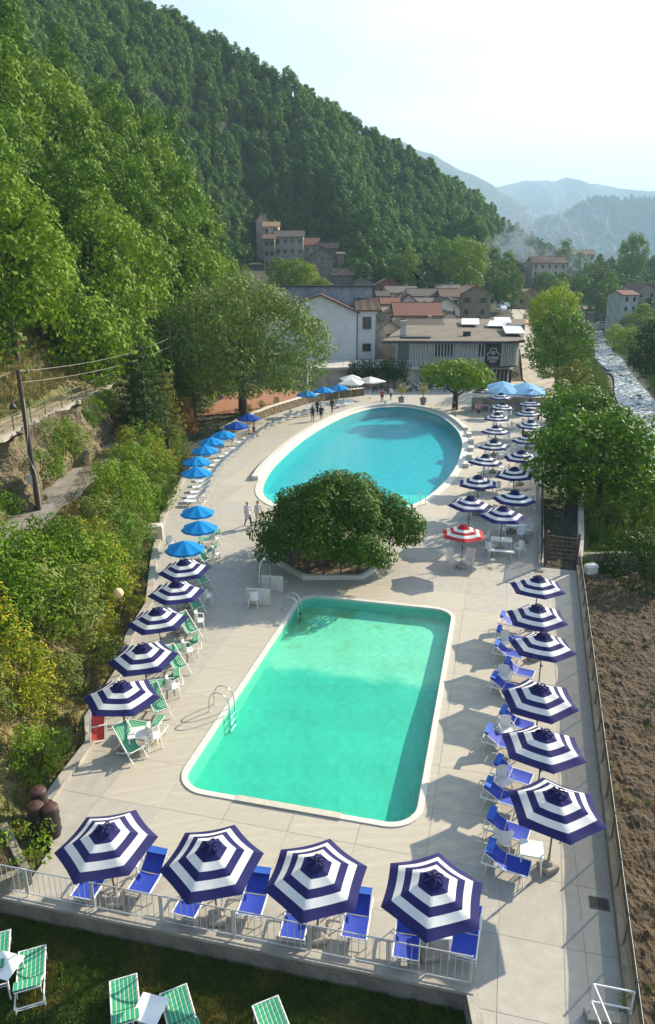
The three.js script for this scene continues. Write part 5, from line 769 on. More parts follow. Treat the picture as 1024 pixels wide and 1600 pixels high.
// L, R: front corners at eave height; T: the ridge's height; gable: the gable end faces the front
function house(label, L, R, T, depth, gable, wall, roof, rows, o = {}) {
  const w = Math.hypot(R[0] - L[0], R[2] - L[2]), cx = (L[0] + R[0]) / 2, cz = (L[2] + R[2]) / 2, base = o.base ?? Math.min(ground(cx, cz), ground(cx, cz - depth)) - 0.6, eave = L[1] - base, top = T[1] - base, turn = o.turn ?? 0;
  const t = thing('house', label, 'house', cx, base, cz, turn, o.group), W2 = w / 2, wm = wallMats[wall], rm = roofMats[roof], ov = 0.45, th = 0.2;
  const sh = new THREE.Shape(gable ? [[-W2, 0], [W2, 0], [W2, eave], [0, top], [-W2, eave]].map((p) => new THREE.Vector2(...p)) : [[0, 0], [depth, 0], [depth, eave], [depth / 2, top], [0, eave]].map((p) => new THREE.Vector2(...p)));
  const body = new THREE.ExtrudeGeometry(sh, { depth: gable ? depth : w, bevelEnabled: false }); if (gable) body.translate(0, 0, -depth); else body.rotateY(PI / 2).translate(-W2, 0, 0);
  part('wall', boxuv(body), wm, t);
  const half = gable ? W2 : depth / 2, rise = top - eave, sl = Math.hypot(half, rise), ang = Math.atan2(rise, half), len = sl + ov;
  const rf = part('roof', [-1, 1].map((sd) => { const g = new THREE.BoxGeometry(len, th, (gable ? depth : w) + ov * 2); const uv = g.attributes.uv, p = g.attributes.position; for (let i = 0; i < uv.count; i++) uv.setXY(i, p.getZ(i), p.getX(i)); g.translate(len / 2, th / 2, 0).rotateZ(-ang).translate(0, top, 0); if (sd < 0) g.rotateY(PI); if (gable) g.translate(0, 0, -depth / 2); else g.rotateY(PI / 2).translate(0, 0, -depth / 2); return g; }), rm, t);
  part('ridge_cap', gable ? bar([0, top + 0.16, ov], [0, top + 0.16, -depth - ov], 0.13, 6) : bar([-W2 - ov, top + 0.16, -depth / 2], [W2 + ov, top + 0.16, -depth / 2], 0.13, 6), rm, rf);
  if (o.chimney ?? true) { const c = [W2 * 0.45, top + 0.1, gable ? -depth * 0.4 : -depth * 0.6]; part('chimney', [box(0.55, 1.5, 0.55, c[0], c[1] - (gable ? rise * 0.45 : rise * 0.2), c[2]), box(0.75, 0.12, 0.75, c[0], c[1] + 0.8 - (gable ? rise * 0.45 : rise * 0.2), c[2])].map((g) => boxuv(g)), wm, rf); }
  const [nc, nr] = rows, wh = o.win ?? [0.85, 1.25]; for (let r = 0; r < nr; r++) for (let c = 0; c < nc; c++) { const y = eave - 1.35 - r * 2.9; if (y > 0.8) windowAt(t, mix(-W2, W2, (c + 0.5) / nc), y, 0.0, wh[0], wh[1], 0); }
  for (let r = 0; r < Math.min(nr, 2); r++) for (let c = 0; c < 2; c++) { const y = eave - 1.35 - r * 2.9; if (y > 0.8 && depth > 5) windowAt(t, W2, y, -depth * (0.3 + 0.4 * c), wh[0], wh[1], 1); }
  if (eave > 3) { const d = part('door', box(1.0, 2.1, 0.1, W2 * 0.3, 1.65, 0.0), frameMat, t); part('handle', box(0.05, 0.16, 0.06, W2 * 0.3 + 0.36, 1.6, 0.06), M.metal, d); }
  if (o.shutters) for (let c = 0; c < nc; c++) for (const s of [-1, 1]) part('shutter', box(0.42, wh[1], 0.06, mix(-W2, W2, (c + 0.5) / nc) + s * (wh[0] / 2 + 0.26), eave - 1.35, 0.06), shutter, t);
  return t;
}
// the village street
house('tall brown stone house with terracotta roof beside the street', [33.73, 12.23, -190.00], [41.92, 12.23, -190.00], [37.67, 14.57, -190.00], 14, true, 'stone', 'tan', [2, 2], { shutters: true });
house('white gabled house wall with two small windows left of the stone house', [23.44, 9.93, -165.00], [29.59, 9.93, -165.00], [25.34, 11.98, -165.00], 11, true, 'white', 'grey', [2, 1]);
house('cream house with balcony behind the white gabled house', [28.71, 11.82, -187.00], [33.06, 11.82, -187.00], [30.87, 13.51, -187.00], 9, false, 'cream', 'brown', [3, 2]);
house('white flat fronted house with long upper windows behind the village roofs', [31.60, 13.57, -215.00], [38.43, 13.57, -215.00], [35.17, 14.61, -218.00], 8, false, 'white', 'grey', [4, 2]);
house('long low house with dark red tiled roof and black chimneys', [13.83, 9.16, -142.00], [21.81, 9.47, -146.00], [18.55, 11.30, -150.00], 12, false, 'cream', 'red', [3, 1]);
house('small house with pale tan tiled roof among the village roofs', [11.59, 9.43, -150.00], [14.85, 9.43, -150.00], [13.48, 10.30, -154.00], 7, false, 'cream', 'tan', [1, 1]);
house('low house with dark tiled gable beside the white terrace', [8.87, 7.28, -130.00], [13.19, 7.28, -130.00], [10.42, 8.82, -130.00], 10, true, 'cream', 'grey', [1, 1]);
house('small white gabled house with two dark windows in the village', [16.54, 11.38, -186.00], [20.55, 11.38, -186.00], [17.94, 12.60, -186.00], 8, true, 'white', 'grey', [2, 1]);
house('brick red walled house with brown roof at the village edge', [13.26, 14.49, -206.00], [20.16, 14.49, -206.00], [16.04, 16.34, -206.00], 12, true, 'red', 'brown', [2, 1]);
house('grey stone gabled house under the wooded slope', [7.41, 15.15, -216.00], [13.70, 15.15, -216.00], [10.35, 16.38, -216.00], 9, true, 'grey', 'dark', [2, 1]);
house('dark stone house with low brown roof below the hill village', [1.35, 17.34, -226.00], [7.73, 17.34, -226.00], [4.71, 19.23, -230.00], 9, false, 'darkstone', 'brown', [2, 2]);
house('house with wide grey brown roof in the middle of the village', [15.86, 12.61, -196.00], [23.63, 12.61, -196.00], [20.12, 14.18, -202.00], 12, false, 'cream', 'grey', [3, 1]);
house('house with dark weathered roof left of the cream house', [21.08, 11.90, -191.00], [28.33, 11.90, -191.00], [25.27, 13.58, -196.00], 11, false, 'grey', 'dark', [3, 1]);
house('low white house with chimney pots behind the clubhouse', [14.98, 7.60, -134.00], [21.07, 7.60, -134.00], [18.88, 8.71, -139.00], 9, false, 'white', 'dark', [2, 1]);
house('plastered house with grey roof beside the red roofed house', [23.22, 8.55, -150.00], [26.62, 8.55, -150.00], [25.20, 9.48, -152.00], 8, true, 'white', 'brown', [1, 1]);
house('ochre yellow gabled house beyond the street trees', [60.03, 10.77, -240.00], [71.41, 10.77, -240.00], [65.61, 13.14, -240.00], 12, true, 'ochre', 'tan', [2, 1]);
house('cream house with grey roof squeezed behind the red roofed house', [21.00, 10.58, -176.00], [25.11, 10.58, -176.00], [23.45, 11.66, -180.00], 8, false, 'cream', 'grey', [2, 1]);
house('narrow white gabled house between the village roofs', [17.44, 11.07, -174.00], [20.75, 11.07, -174.00], [19.04, 12.50, -174.00], 8, true, 'white', 'brown', [1, 1]);
house('cream house with weathered red roof behind the tan roofed house', [12.50, 10.60, -170.00], [16.47, 10.60, -170.00], [14.71, 11.79, -174.00], 8, false, 'cream', 'red', [2, 1]);
house('small grey house with dark roof next to the white building', [12.78, 11.92, -190.00], [15.56, 11.92, -190.00], [14.28, 13.13, -193.00], 7, false, 'grey', 'dark', [1, 1]);
house('stone house with brown roof at the foot of the mountain wood', [10.89, 17.61, -236.00], [15.73, 17.61, -236.00], [13.51, 19.20, -240.00], 8, false, 'stone', 'brown', [2, 2]);
house('grey stone house with dark gable under the hillside hamlet', [6.35, 18.23, -240.00], [11.07, 18.23, -240.00], [8.59, 19.97, -240.00], 8, true, 'grey', 'dark', [2, 1]);
// the hill village
house('long grey stone house with dark roof on the hillside', [-16.48, 28.72, -236.00], [-7.55, 28.72, -236.00], [-12.09, 30.64, -240.00], 9, false, 'grey', 'dark', [4, 3], { base: 12 });
house('narrow stone tower house with stacked balconies on the hillside', [-19.37, 27.84, -230.00], [-16.07, 27.84, -230.00], [-18.02, 29.29, -233.00], 7, false, 'stone', 'brown', [2, 3], { base: 12 });
house('pale pink house at the top of the hillside hamlet', [-24.53, 35.29, -262.00], [-20.37, 35.29, -262.00], [-22.28, 37.52, -262.00], 9, true, 'pink', 'tan', [1, 1], { base: 20 });
house('cream house with tan roof just below the pink house', [-21.33, 32.77, -252.00], [-16.26, 32.77, -252.00], [-18.98, 34.37, -255.00], 8, false, 'cream', 'tan', [2, 1], { base: 20 });
house('house with rusty red roof between the hillside stone houses', [-7.70, 26.49, -240.00], [-2.84, 26.49, -240.00], [-5.32, 28.73, -243.00], 8, false, 'grey', 'red', [2, 2], { base: 12 });
house('weathered stone gable house at the foot of the hillside hamlet', [-4.83, 23.22, -228.00], [1.55, 23.22, -228.00], [-2.12, 25.39, -228.00], 10, true, 'stone', 'dark', [3, 2], { base: 10 });
house('dark stone house behind the weathered gable house', [-2.88, 25.66, -243.00], [3.29, 25.66, -243.00], [0.21, 27.34, -246.00], 8, false, 'darkstone', 'brown', [3, 2], { base: 12 });
house('slim ruined stone tower beside the hillside hamlet', [3.20, 23.68, -236.00], [5.20, 23.68, -236.00], [4.21, 24.28, -237.00], 3, false, 'stone', 'grey', [1, 1], { base: 8, chimney: false });
// far houses above the bend of the stream
house('small pink house at the foot of the wooded mountain', [69.56, 23.77, -330.00], [76.01, 23.77, -330.00], [73.19, 25.45, -333.00], 8, false, 'pink', 'brown', [3, 1]);
house('dark roofed barn beside the pink house', [73.43, 22.54, -322.00], [85.21, 22.54, -322.00], [78.74, 24.60, -322.00], 12, true, 'darkstone', 'dark', [2, 1], { chimney: false });
house('wide cream house with two rows of windows in the smoke', [84.63, 22.77, -310.00], [98.60, 22.77, -310.00], [93.30, 25.19, -316.00], 10, false, 'cream', 'brown', [5, 2]);
house('grey gabled house above the wide cream house', [98.34, 26.14, -338.00], [106.08, 26.14, -338.00], [101.85, 28.29, -338.00], 9, true, 'grey', 'grey', [2, 1]);
house('white house with blue shutters on the far wooded rise', [111.41, 27.18, -345.00], [122.22, 27.18, -345.00], [118.44, 29.30, -350.00], 9, false, 'white', 'brown', [4, 2]);
house('small white shed in the meadow beyond the bridge', [101.05, 5.22, -290.00], [106.58, 5.22, -290.00], [104.42, 6.12, -292.00], 5, false, 'white', 'tan', [1, 1], { chimney: false });
house('pale house with tiled roof on the far bank beside the bridge', [93.75, 11.44, -236.00], [99.25, 11.44, -236.00], [97.64, 12.75, -240.00], 8, false, 'pale', 'red', [2, 2], { turn: 0.25 });
house('grey plastered house behind the pale one on the far bank', [101.59, 12.48, -246.00], [109.64, 12.48, -246.00], [105.07, 14.90, -246.00], 10, true, 'grey', 'brown', [2, 2], { turn: 0.2 });
// white building left of the clubhouse
{
  const z0 = -122, b = thing('white_building', 'tall white plastered building with dark windows and tiled gable roof', 'building', -1.6, 3.0, z0);
  const front = new THREE.Shape([[-9.5, -3], [6.5, -3], [6.5, 7.6], [0.5, 10.3], [-9.5, 7.0]].map((p) => new THREE.Vector2(...p)));
  part('wall', boxuv(new THREE.ExtrudeGeometry(front, { depth: 14, bevelEnabled: false }).translate(0, 0, -14)), std([0.80, 0.80, 0.81], 0.9, { map: rep(grain, 0.15) }), b);
  part('wing_wall', boxuv(box(3.4, 10.8, 9, 8.21, 2.4, -5.2)), std([0.80, 0.80, 0.81], 0.9, { map: rep(grain, 0.15) }), b);
  part('upper_wall', boxuv(box(17, 3.2, 6, 1.0, 10.0, -12.5)), std([0.40, 0.44, 0.52], 0.9, { map: wallTex }), b);
  part('upper_roof', box(17.8, 0.25, 6.8, 1.0, 11.75, -12.5), M.dark, b);
  const R = (x0, y0, x1, y1, zf, zb) => { const L = Math.hypot(x1 - x0, y1 - y0), g = new THREE.BoxGeometry(L, 0.22, zf - zb), uv = g.attributes.uv, p = g.attributes.position; for (let i = 0; i < uv.count; i++) uv.setXY(i, p.getZ(i), p.getX(i)); return g.rotateZ(Math.atan2(y1 - y0, x1 - x0)).translate((x0 + x1) / 2, (y0 + y1) / 2 + 0.16, (zf + zb) / 2); };
  const rf = part('roof', [R(0.5, 10.3, 7.0, 7.4, 0.6, -9.4), R(-10, 6.85, 0.5, 10.3, 0.6, -9.4)], roofMats.brown, b);
  const rib = []; for (let i = 0; i < 24; i++) rib.push(bar([0.5 + i * 0.27, 10.42 - i * 0.1205, 0.62], [0.5 + i * 0.27, 10.42 - i * 0.1205, -9.4], 0.09, 5)); 
  part('wing_roof', (() => { const g = new THREE.BoxGeometry(4.2, 0.2, 9.6), uv = g.attributes.uv, p = g.attributes.position; for (let i = 0; i < uv.count; i++) uv.setXY(i, p.getX(i), p.getZ(i)); return g.rotateX(0.18).translate(8.35, 8.75, -5.0); })(), roofMats.brown, b);
  for (let i = 0; i < 14; i++) part('tile_row', bar([6.4 + i * 0.3, 7.98, -0.28], [6.4 + i * 0.3, 9.7, -9.6], 0.085, 6), roofMats.brown, rf);
  windowAt(b, -0.4, 5.6, 0.0, 1.25, 1.9, 0); for (const [y, h, m] of [[5.9, 1.9], [1.9, 1.2]]) windowAt(b, 8.2, y, -0.66, 1.3, h, 0);
  for (const x of [6.55, 9.75]) part('downpipe', bar([x, -3, x > 7 ? -0.6 : 0.1], [x, 7.4, x > 7 ? -0.6 : 0.1], 0.07, 8), M.dark, b);
}
// terrace, its walls and stairs between the white building and the clubhouse
{
  solo('terrace', boxuv(box(17.5, 0.35, 12, 5.4, 2.82, -116)), std([0.58, 0.55, 0.50], 0.85, { map: rep(grain, 0.3) }), 'raised pale terrace between the white building and the clubhouse', 'terrace');
  solo('cafe_wall', boxuv(box(16.6, 2.6, 0.4, 5.3, 1.3, -110.6)), wallMats.cream, 'plastered wall under the raised terrace behind the cafe tables', 'wall');
  const r = thing('terrace_railing', 'thin white railing along the raised terrace edge', 'railing'); for (let i = 0; i <= 12; i++) { part('post', cyl(0.03, 0.03, 1, -3.2 + i * 1.4, 2.98, -110.2, 6), M.white, r); } for (const y of [3.5, 3.98]) part('rail', bar([-3.2, y, -110.2], [13.6, y, -110.2], 0.025), M.white, r);
  const st = thing('stairs', 'concrete stairs climbing to the raised terrace beside the large tree', 'stairs', -4.2, 0, -109); for (let i = 0; i < 15; i++) part('step', box(2.2, 0.2, 0.36, 0, 0.1 + i * 0.2, -i * 0.32 + 4.6), M.concrete, st); part('stair_wall', flat([1.25, 0.5, 5], [1.25, 3.6, 0], 0.22, 1.1), M.concrete, st);
  const g = [[4.89, -113.82], [8.15, -113.82], [10.18, -113.82]]; g.forEach(([x, z], i) => bigTree('pergola_bush', ['dark climbing shrub over the cafe wall below the terrace', 'dense dark shrub beside the cafe wall', 'dark leafy shrub against the clubhouse corner'][i], x, 0, -109, dome(521 + i, 20, 2.1, 1.5, 2.5, 0.75, { low: -0.8 }), 110, 0.3, 521 + i, GREEN.ivy, 2.4, 0.1, {}, 5));
  const w = thing('end_wall', 'pale plastered wall closing the far end of the parasol terrace', 'wall', 0, 0, 0); part('wall', wallAlong([[18.33, -90.05], [28.84, -90.05]], 0.35, 0, 1.5), std([0.52, 0.47, 0.40], 0.9, { map: wallTex }), w); part('cap', wallAlong([[18.25, -90.05], [28.92, -90.05]], 0.5, 1.502, 1.6), M.coping, w);
}
// clubhouse with slatted upper floor
{
  const b = thing('clubhouse', 'two storey clubhouse clad in grey green vertical slats with flat roof', 'building'), zf = -112;
  const fp = [[10.4, zf], [27.0, zf], [28.6, zf - 0.4], [29.6, zf - 1.4], [30.0, zf - 3], [38.6, -146], [19.5, -146]];
  part('upper_wall', prism(fp, 2.95, 6.55), std([0.26, 0.29, 0.285], 0.8, { map: wallTex }), b);
  part('lower_wall', prism(grown(fp, -0.9), -0.1, 2.95), std([0.62, 0.60, 0.57], 0.9, { map: wallTex }), b);
  part('floor_band', prism(grown(fp, 0.16), 2.80, 2.94), M.dark, b);
  const slope = 0.045, rp = grown(fp, 0.9).map(([x, z], i) => (i === 0 || i === 6 ? [x - 1.2, z] : [x, z])), rg = prism(rp, 6.6, 6.85), pp = rg.attributes.position; for (let i = 0; i < pp.count; i++) pp.setY(i, pp.getY(i) + (zf + 1 - pp.getZ(i)) * slope);
  const rf = part('roof', rg, std([0.185, 0.155, 0.125], 0.95, { map: rep(blotch, 0.12), bumpMap: rep(lumps, 0.5), bumpScale: 0.03 }), b);
  part('roof_edge', wallAlong([[rp[0][0], zf + 0.98], [27.4, zf + 0.98], [30.5, zf - 0.6], [31.0, zf - 3]], 0.12, 6.52, 6.84), M.dark, rf);
  const ry = (z) => 6.86 + (zf + 1 - z) * slope;
  for (const [x, z, w, d] of [[26.0, -135, 3.2, 8], [30.2, -131.5, 3.2, 5], [32.5, -137.5, 3.0, 8], [30.6, -121.5, 3.1, 9]]) part('solar_panel', flat([x - 0.5, ry(z) + 0.25, z + d / 2], [x + 1.0, ry(z) + 0.9, z - d / 2], w, 0.12), std([0.68, 0.70, 0.70], 0.35), rf);
  part('vent', [box(1.1, 0.7, 0.9, 22.5, ry(-118) + 0.35, -118)], M.dark, rf); part('skylight', box(4.6, 0.12, 3.2, 14, ry(-116) + 0.1, -116), M.dark, rf); part('chimney', [boxuv(box(0.8, 2.1, 0.8, 12.2, ry(-118) + 0.9, -118)), box(1.0, 0.5, 1.0, 12.2, ry(-118) + 2.15, -118)], wallMats.white, rf);
  const slatMat = [0.52, 0.46, 0.58].map((a) => std([a, a * 1.04, a * 0.99], 0.7)), sg = box(0.10, 3.5, 0.09, 0, 4.77, 0), sgs = box(0.10, 1.5, 0.09, 0, 3.77, 0);
  const windows = [[16.6, 19.6], [23.2, 24.2]]; let k = 0;
  for (let x = 10.5; x < 24.2; x += 0.24) { k++; const inWin = windows.some(([a, c]) => x > a && x < c); const s = part('slat', inWin && k % 2 ? sgs : sg, slatMat[k % 3], b); s.position.set(x, 0, zf + 0.07); }
  for (let x = 26.9; x < 27.9; x += 0.24) part('slat', sg, slatMat[++k % 3], b).position.set(x, 0, zf + 0.07);
  for (let i = 0; i < 12; i++) { const a = i / 11 * 1.35; const s = part('slat', sg, slatMat[i % 3], b); s.position.set(27.6 + Math.sin(a) * 2.4, 0, zf - 2.33 + Math.cos(a) * 2.4); s.rotation.y = a; }
  part('window', box(3.0, 1.9, 0.1, 18.1, 5.3, zf + 0.02), pane, b); part('window', box(1.0, 1.9, 0.1, 23.7, 5.3, zf + 0.02), pane, b);
  const gl = part('glazed_bay', box(1.6, 3.3, 0.06, 11.7, 4.8, zf + 0.16), std([0.10, 0.13, 0.13], 0.15), b); part('glass_mullion', [0, 1, 2].map((i) => box(0.06, 3.3, 0.08, 11.1 + i * 0.6, 4.8, zf + 0.2)), frameMat, gl);
  part('lower_window', box(1.5, 0.8, 0.1, 12.6, 2.0, zf - 0.88), pane, b);
  for (let i = 0; i < 5; i++) part('lower_door', box(0.42, 2.3, 0.1, 26.2 + i * 0.62, 1.25, zf - 0.86), pane, b);
  // dark panel with the white emblem and name
  const cv = document.createElement('canvas'); cv.width = 256; cv.height = 320; const c = cv.getContext('2d'); c.fillStyle = '#15161b'; c.fillRect(0, 0, 256, 320); c.strokeStyle = '#c9cdd2'; c.lineWidth = 9; c.beginPath(); c.moveTo(28, 172); c.lineTo(28, 150); c.lineTo(78, 118); c.lineTo(78, 84); c.quadraticCurveTo(128, 52, 178, 84); c.lineTo(178, 118); c.lineTo(228, 150); c.lineTo(228, 172); c.stroke(); c.lineWidth = 8; c.strokeRect(104, 118, 48, 30); c.beginPath(); c.moveTo(128, 118); c.lineTo(128, 148); c.stroke(); c.fillStyle = '#c9cdd2'; c.font = 'bold 54px serif'; c.textAlign = 'center'; c.fillText('TERME', 128, 226); c.fillRect(66, 244, 124, 7); c.fillRect(84, 262, 88, 7);
  const tx = new THREE.CanvasTexture(cv); tx.colorSpace = THREE.SRGBColorSpace;
  part('sign_panel', (() => { const g = new THREE.BoxGeometry(2.4, 3.4, 0.1); return g.translate(25.6, 4.75, zf + 0.09); })(), [M.dark, M.dark, M.dark, M.dark, std([1, 1, 1], 0.6, { map: tx }), M.dark], b);
  const v = thing('orange_awning', 'orange market awning beside the far corner of the clubhouse', 'awning', ...(([x, , z]) => [x, 0, z])([44.06, 6.19, -165.00]), -0.2); const vy = P0(818, 505, v.position.z); part('canopy', [flat([-2, vy, 0], [2, vy + 0.5, 0], 4.2, 0.06), box(4.2, 0.35, 0.05, 0, vy - 0.05, 2.1)], std([0.75, 0.16, 0.04], 0.8), v); for (const [x, z] of [[-1.9, -2], [1.9, -2], [-1.9, 2], [1.9, 2]]) part('post', cyl(0.05, 0.05, vy + 0.2, x, 0, z, 6), M.white, v);
}
// bridge, cars
{
  const A = [90.06, 0.49, -266.00], B = [104.91, 1.70, -256.00], y = A[1], b = thing('bridge', 'low stone bridge with grey parapet crossing the stream', 'bridge'), P = (f, h, off = 0) => [mix(A[0], B[0], f), h, mix(A[2], B[2], f) + off];
  part('deck', flat(P(-0.1, y - 0.3), P(1.1, y - 0.3), 5.2, 0.6), M.concrete, b); for (const o of [-2.6, 2.6]) part('parapet', flat(P(-0.08, y + 0.4, o), P(1.08, y + 0.4, o), 0.3, 0.8), wallMats.grey, b); part('pier', boxuv(box(2.4, 5, 4.6, P(0.72, 0)[0], y - 3, P(0.72, 0)[2])), wallMats.stone, b); part('pier', boxuv(box(2.4, 5, 4.6, P(-0.02, 0)[0], y - 3, P(-0.02, 0)[2])), wallMats.stone, b);
  const pl = [96.39, 2.08, -270.00]; solo('gate_pillar', boxuv(merged([box(2.4, 3.6, 2.0, 0, 1.2, 0), box(2.8, 0.3, 2.4, 0, 3.1, 0)])), wallMats.darkstone, 'dark stone pillar at the end of the bridge', 'pillar', pl[0], pl[1] - 0.5, pl[2]);
  function car(label, x, yy, z, turn, color) {
    const t = thing('parked_car', label, 'car', x, yy, z, turn), paint = phy(color, 0.3, { clearcoat: 1, clearcoatRoughness: 0.1 });
    const sh = new THREE.Shape(); sh.moveTo(-2.0, 0.3); sh.lineTo(-2.05, 0.75); sh.lineTo(-1.75, 0.92); sh.lineTo(-1.15, 1.42); sh.lineTo(0.55, 1.46); sh.lineTo(1.15, 0.98); sh.lineTo(1.95, 0.84); sh.lineTo(2.05, 0.5); sh.lineTo(2.0, 0.3); sh.closePath();
    part('body', new THREE.ExtrudeGeometry(sh, { depth: 1.5, bevelEnabled: true, bevelSize: 0.09, bevelThickness: 0.1, bevelSegments: 2 }).translate(0, 0, -0.75), paint, t);
    const gs = new THREE.Shape(); gs.moveTo(-1.5, 0.98); gs.lineTo(-1.08, 1.36); gs.lineTo(0.5, 1.39); gs.lineTo(0.95, 1.0); gs.closePath(); for (const z2 of [-0.87, 0.86]) part('side_window', new THREE.ExtrudeGeometry(gs, { depth: 0.015, bevelEnabled: false }).translate(0, 0, z2), pane, t);
    part('windscreen', flat([0.68, 1.4, 0], [1.2, 1.02, 0], 1.4, 0.05), pane, t); part('rear_window', flat([-1.25, 1.4, 0], [-1.75, 1.0, 0], 1.4, 0.05), pane, t);
    for (const wx of [-1.25, 1.3]) for (const wz of [-0.78, 0.78]) { const w = part('wheel', new THREE.CylinderGeometry(0.32, 0.32, 0.2, 16).rotateX(PI / 2).translate(wx, 0.32, wz), M.dark, t); part('rim', new THREE.CylinderGeometry(0.19, 0.19, 0.22, 12).rotateX(PI / 2).translate(wx, 0.32, wz), M.metal, w); }
    for (const wz of [-0.6, 0.6]) { part('headlight', rbox(0.1, 0.16, 0.34, 2.05, 0.7, wz, 0.03), M.plastic, t); part('tail_light', rbox(0.08, 0.18, 0.26, -2.07, 0.75, wz, 0.03), std([0.4, 0.02, 0.02], 0.3), t); }
  }
  const on = (px) => [px[0], Math.max(ground(px[0], px[2]) + 0.16, px[1]), px[2]];
  car('white car parked on the street beside the tall stone house', ...on([49.84, 7.45, -212.00]), PI / 2 + 0.25, [0.75, 0.77, 0.78]); car('white car parked behind the first on the street beside the stone house', ...on([53.07, 8.18, -222.00]), PI / 2 + 0.25, [0.7, 0.72, 0.75]); car('blue grey car crossing the stone bridge', ...(([x, yy, z]) => [x, y, z])([97.87, 2.48, -262.00]), 0.1, [0.35, 0.42, 0.5]);
}

// ---------------------------------------------------------------- people
// skeleton of joints with radii; the body is one surface round it, coloured by what each part wears
function body(J, bones, wear) {
  const N = 60, half = 1.02, mc = new MarchingCubes(N, new THREE.MeshStandardMaterial(), false, false, 60000), f = mc.field, cy = 0.93, seg = bones.map(([a, b, ra, rb, w, fl = 1]) => ({ a: J[a] ?? a, b: J[b] ?? b, ra, rb, w, fl }));
  const sd = (s, x, y, z) => { const [ax, ay, az] = s.a, dx = s.b[0] - ax, dy = s.b[1] - ay, dz = s.b[2] - az, L = dx * dx + dy * dy + dz * dz || 1e-6, t = clamp(((x - ax) * dx + (y - ay) * dy + (z - az) * dz) / L); return Math.hypot(x - ax - t * dx, y - ay - t * dy, (z - az - t * dz) * s.fl) - mix(s.ra, s.rb, t); };
  for (let k = 0; k < N; k++) for (let j = 0; j < N; j++) for (let i = 0; i < N; i++) {
    const x = (i - N / 2) / (N / 2) * half, y = (j - N / 2) / (N / 2) * half + cy, z = (k - N / 2) / (N / 2) * half; let d = 9;
    for (const s of seg) { const e = sd(s, x, y, z), h = clamp(0.5 + 0.5 * (d - e) / 0.035); d = mix(d, e, h) - 0.035 * h * (1 - h); }
    f[i + j * N + k * N * N] = -d;
  }
  mc.isolation = 0; mc.update(); const n = mc.count, p = new Float32Array(mc.positionArray.subarray(0, n * 3)), c = new Float32Array(n * 3);
  for (let i = 0; i < n; i++) { const x = p[3 * i] * half, y = p[3 * i + 1] * half + cy, z = p[3 * i + 2] * half; p.set([x, y, z], 3 * i); let best = 9, w = null; for (const s of seg) { const e = sd(s, x, y, z); if (e < best) { best = e; w = s.w; } } c.set(wear[w], 3 * i); }
  const g = new THREE.BufferGeometry(); g.setAttribute('position', new THREE.BufferAttribute(p, 3)); g.setAttribute('color', new THREE.BufferAttribute(c, 3)); g.setAttribute('normal', new THREE.BufferAttribute(Float32Array.from(mc.normalArray.subarray(0, n * 3)), 3)); g.computeVertexNormals(); return g;
}
const skinMat = std([1, 1, 1], 0.8, { vertexColors: true });
const SKIN = [0.42, 0.24, 0.16], DARKHAIR = [0.02, 0.015, 0.012], GREYHAIR = [0.42, 0.41, 0.40];
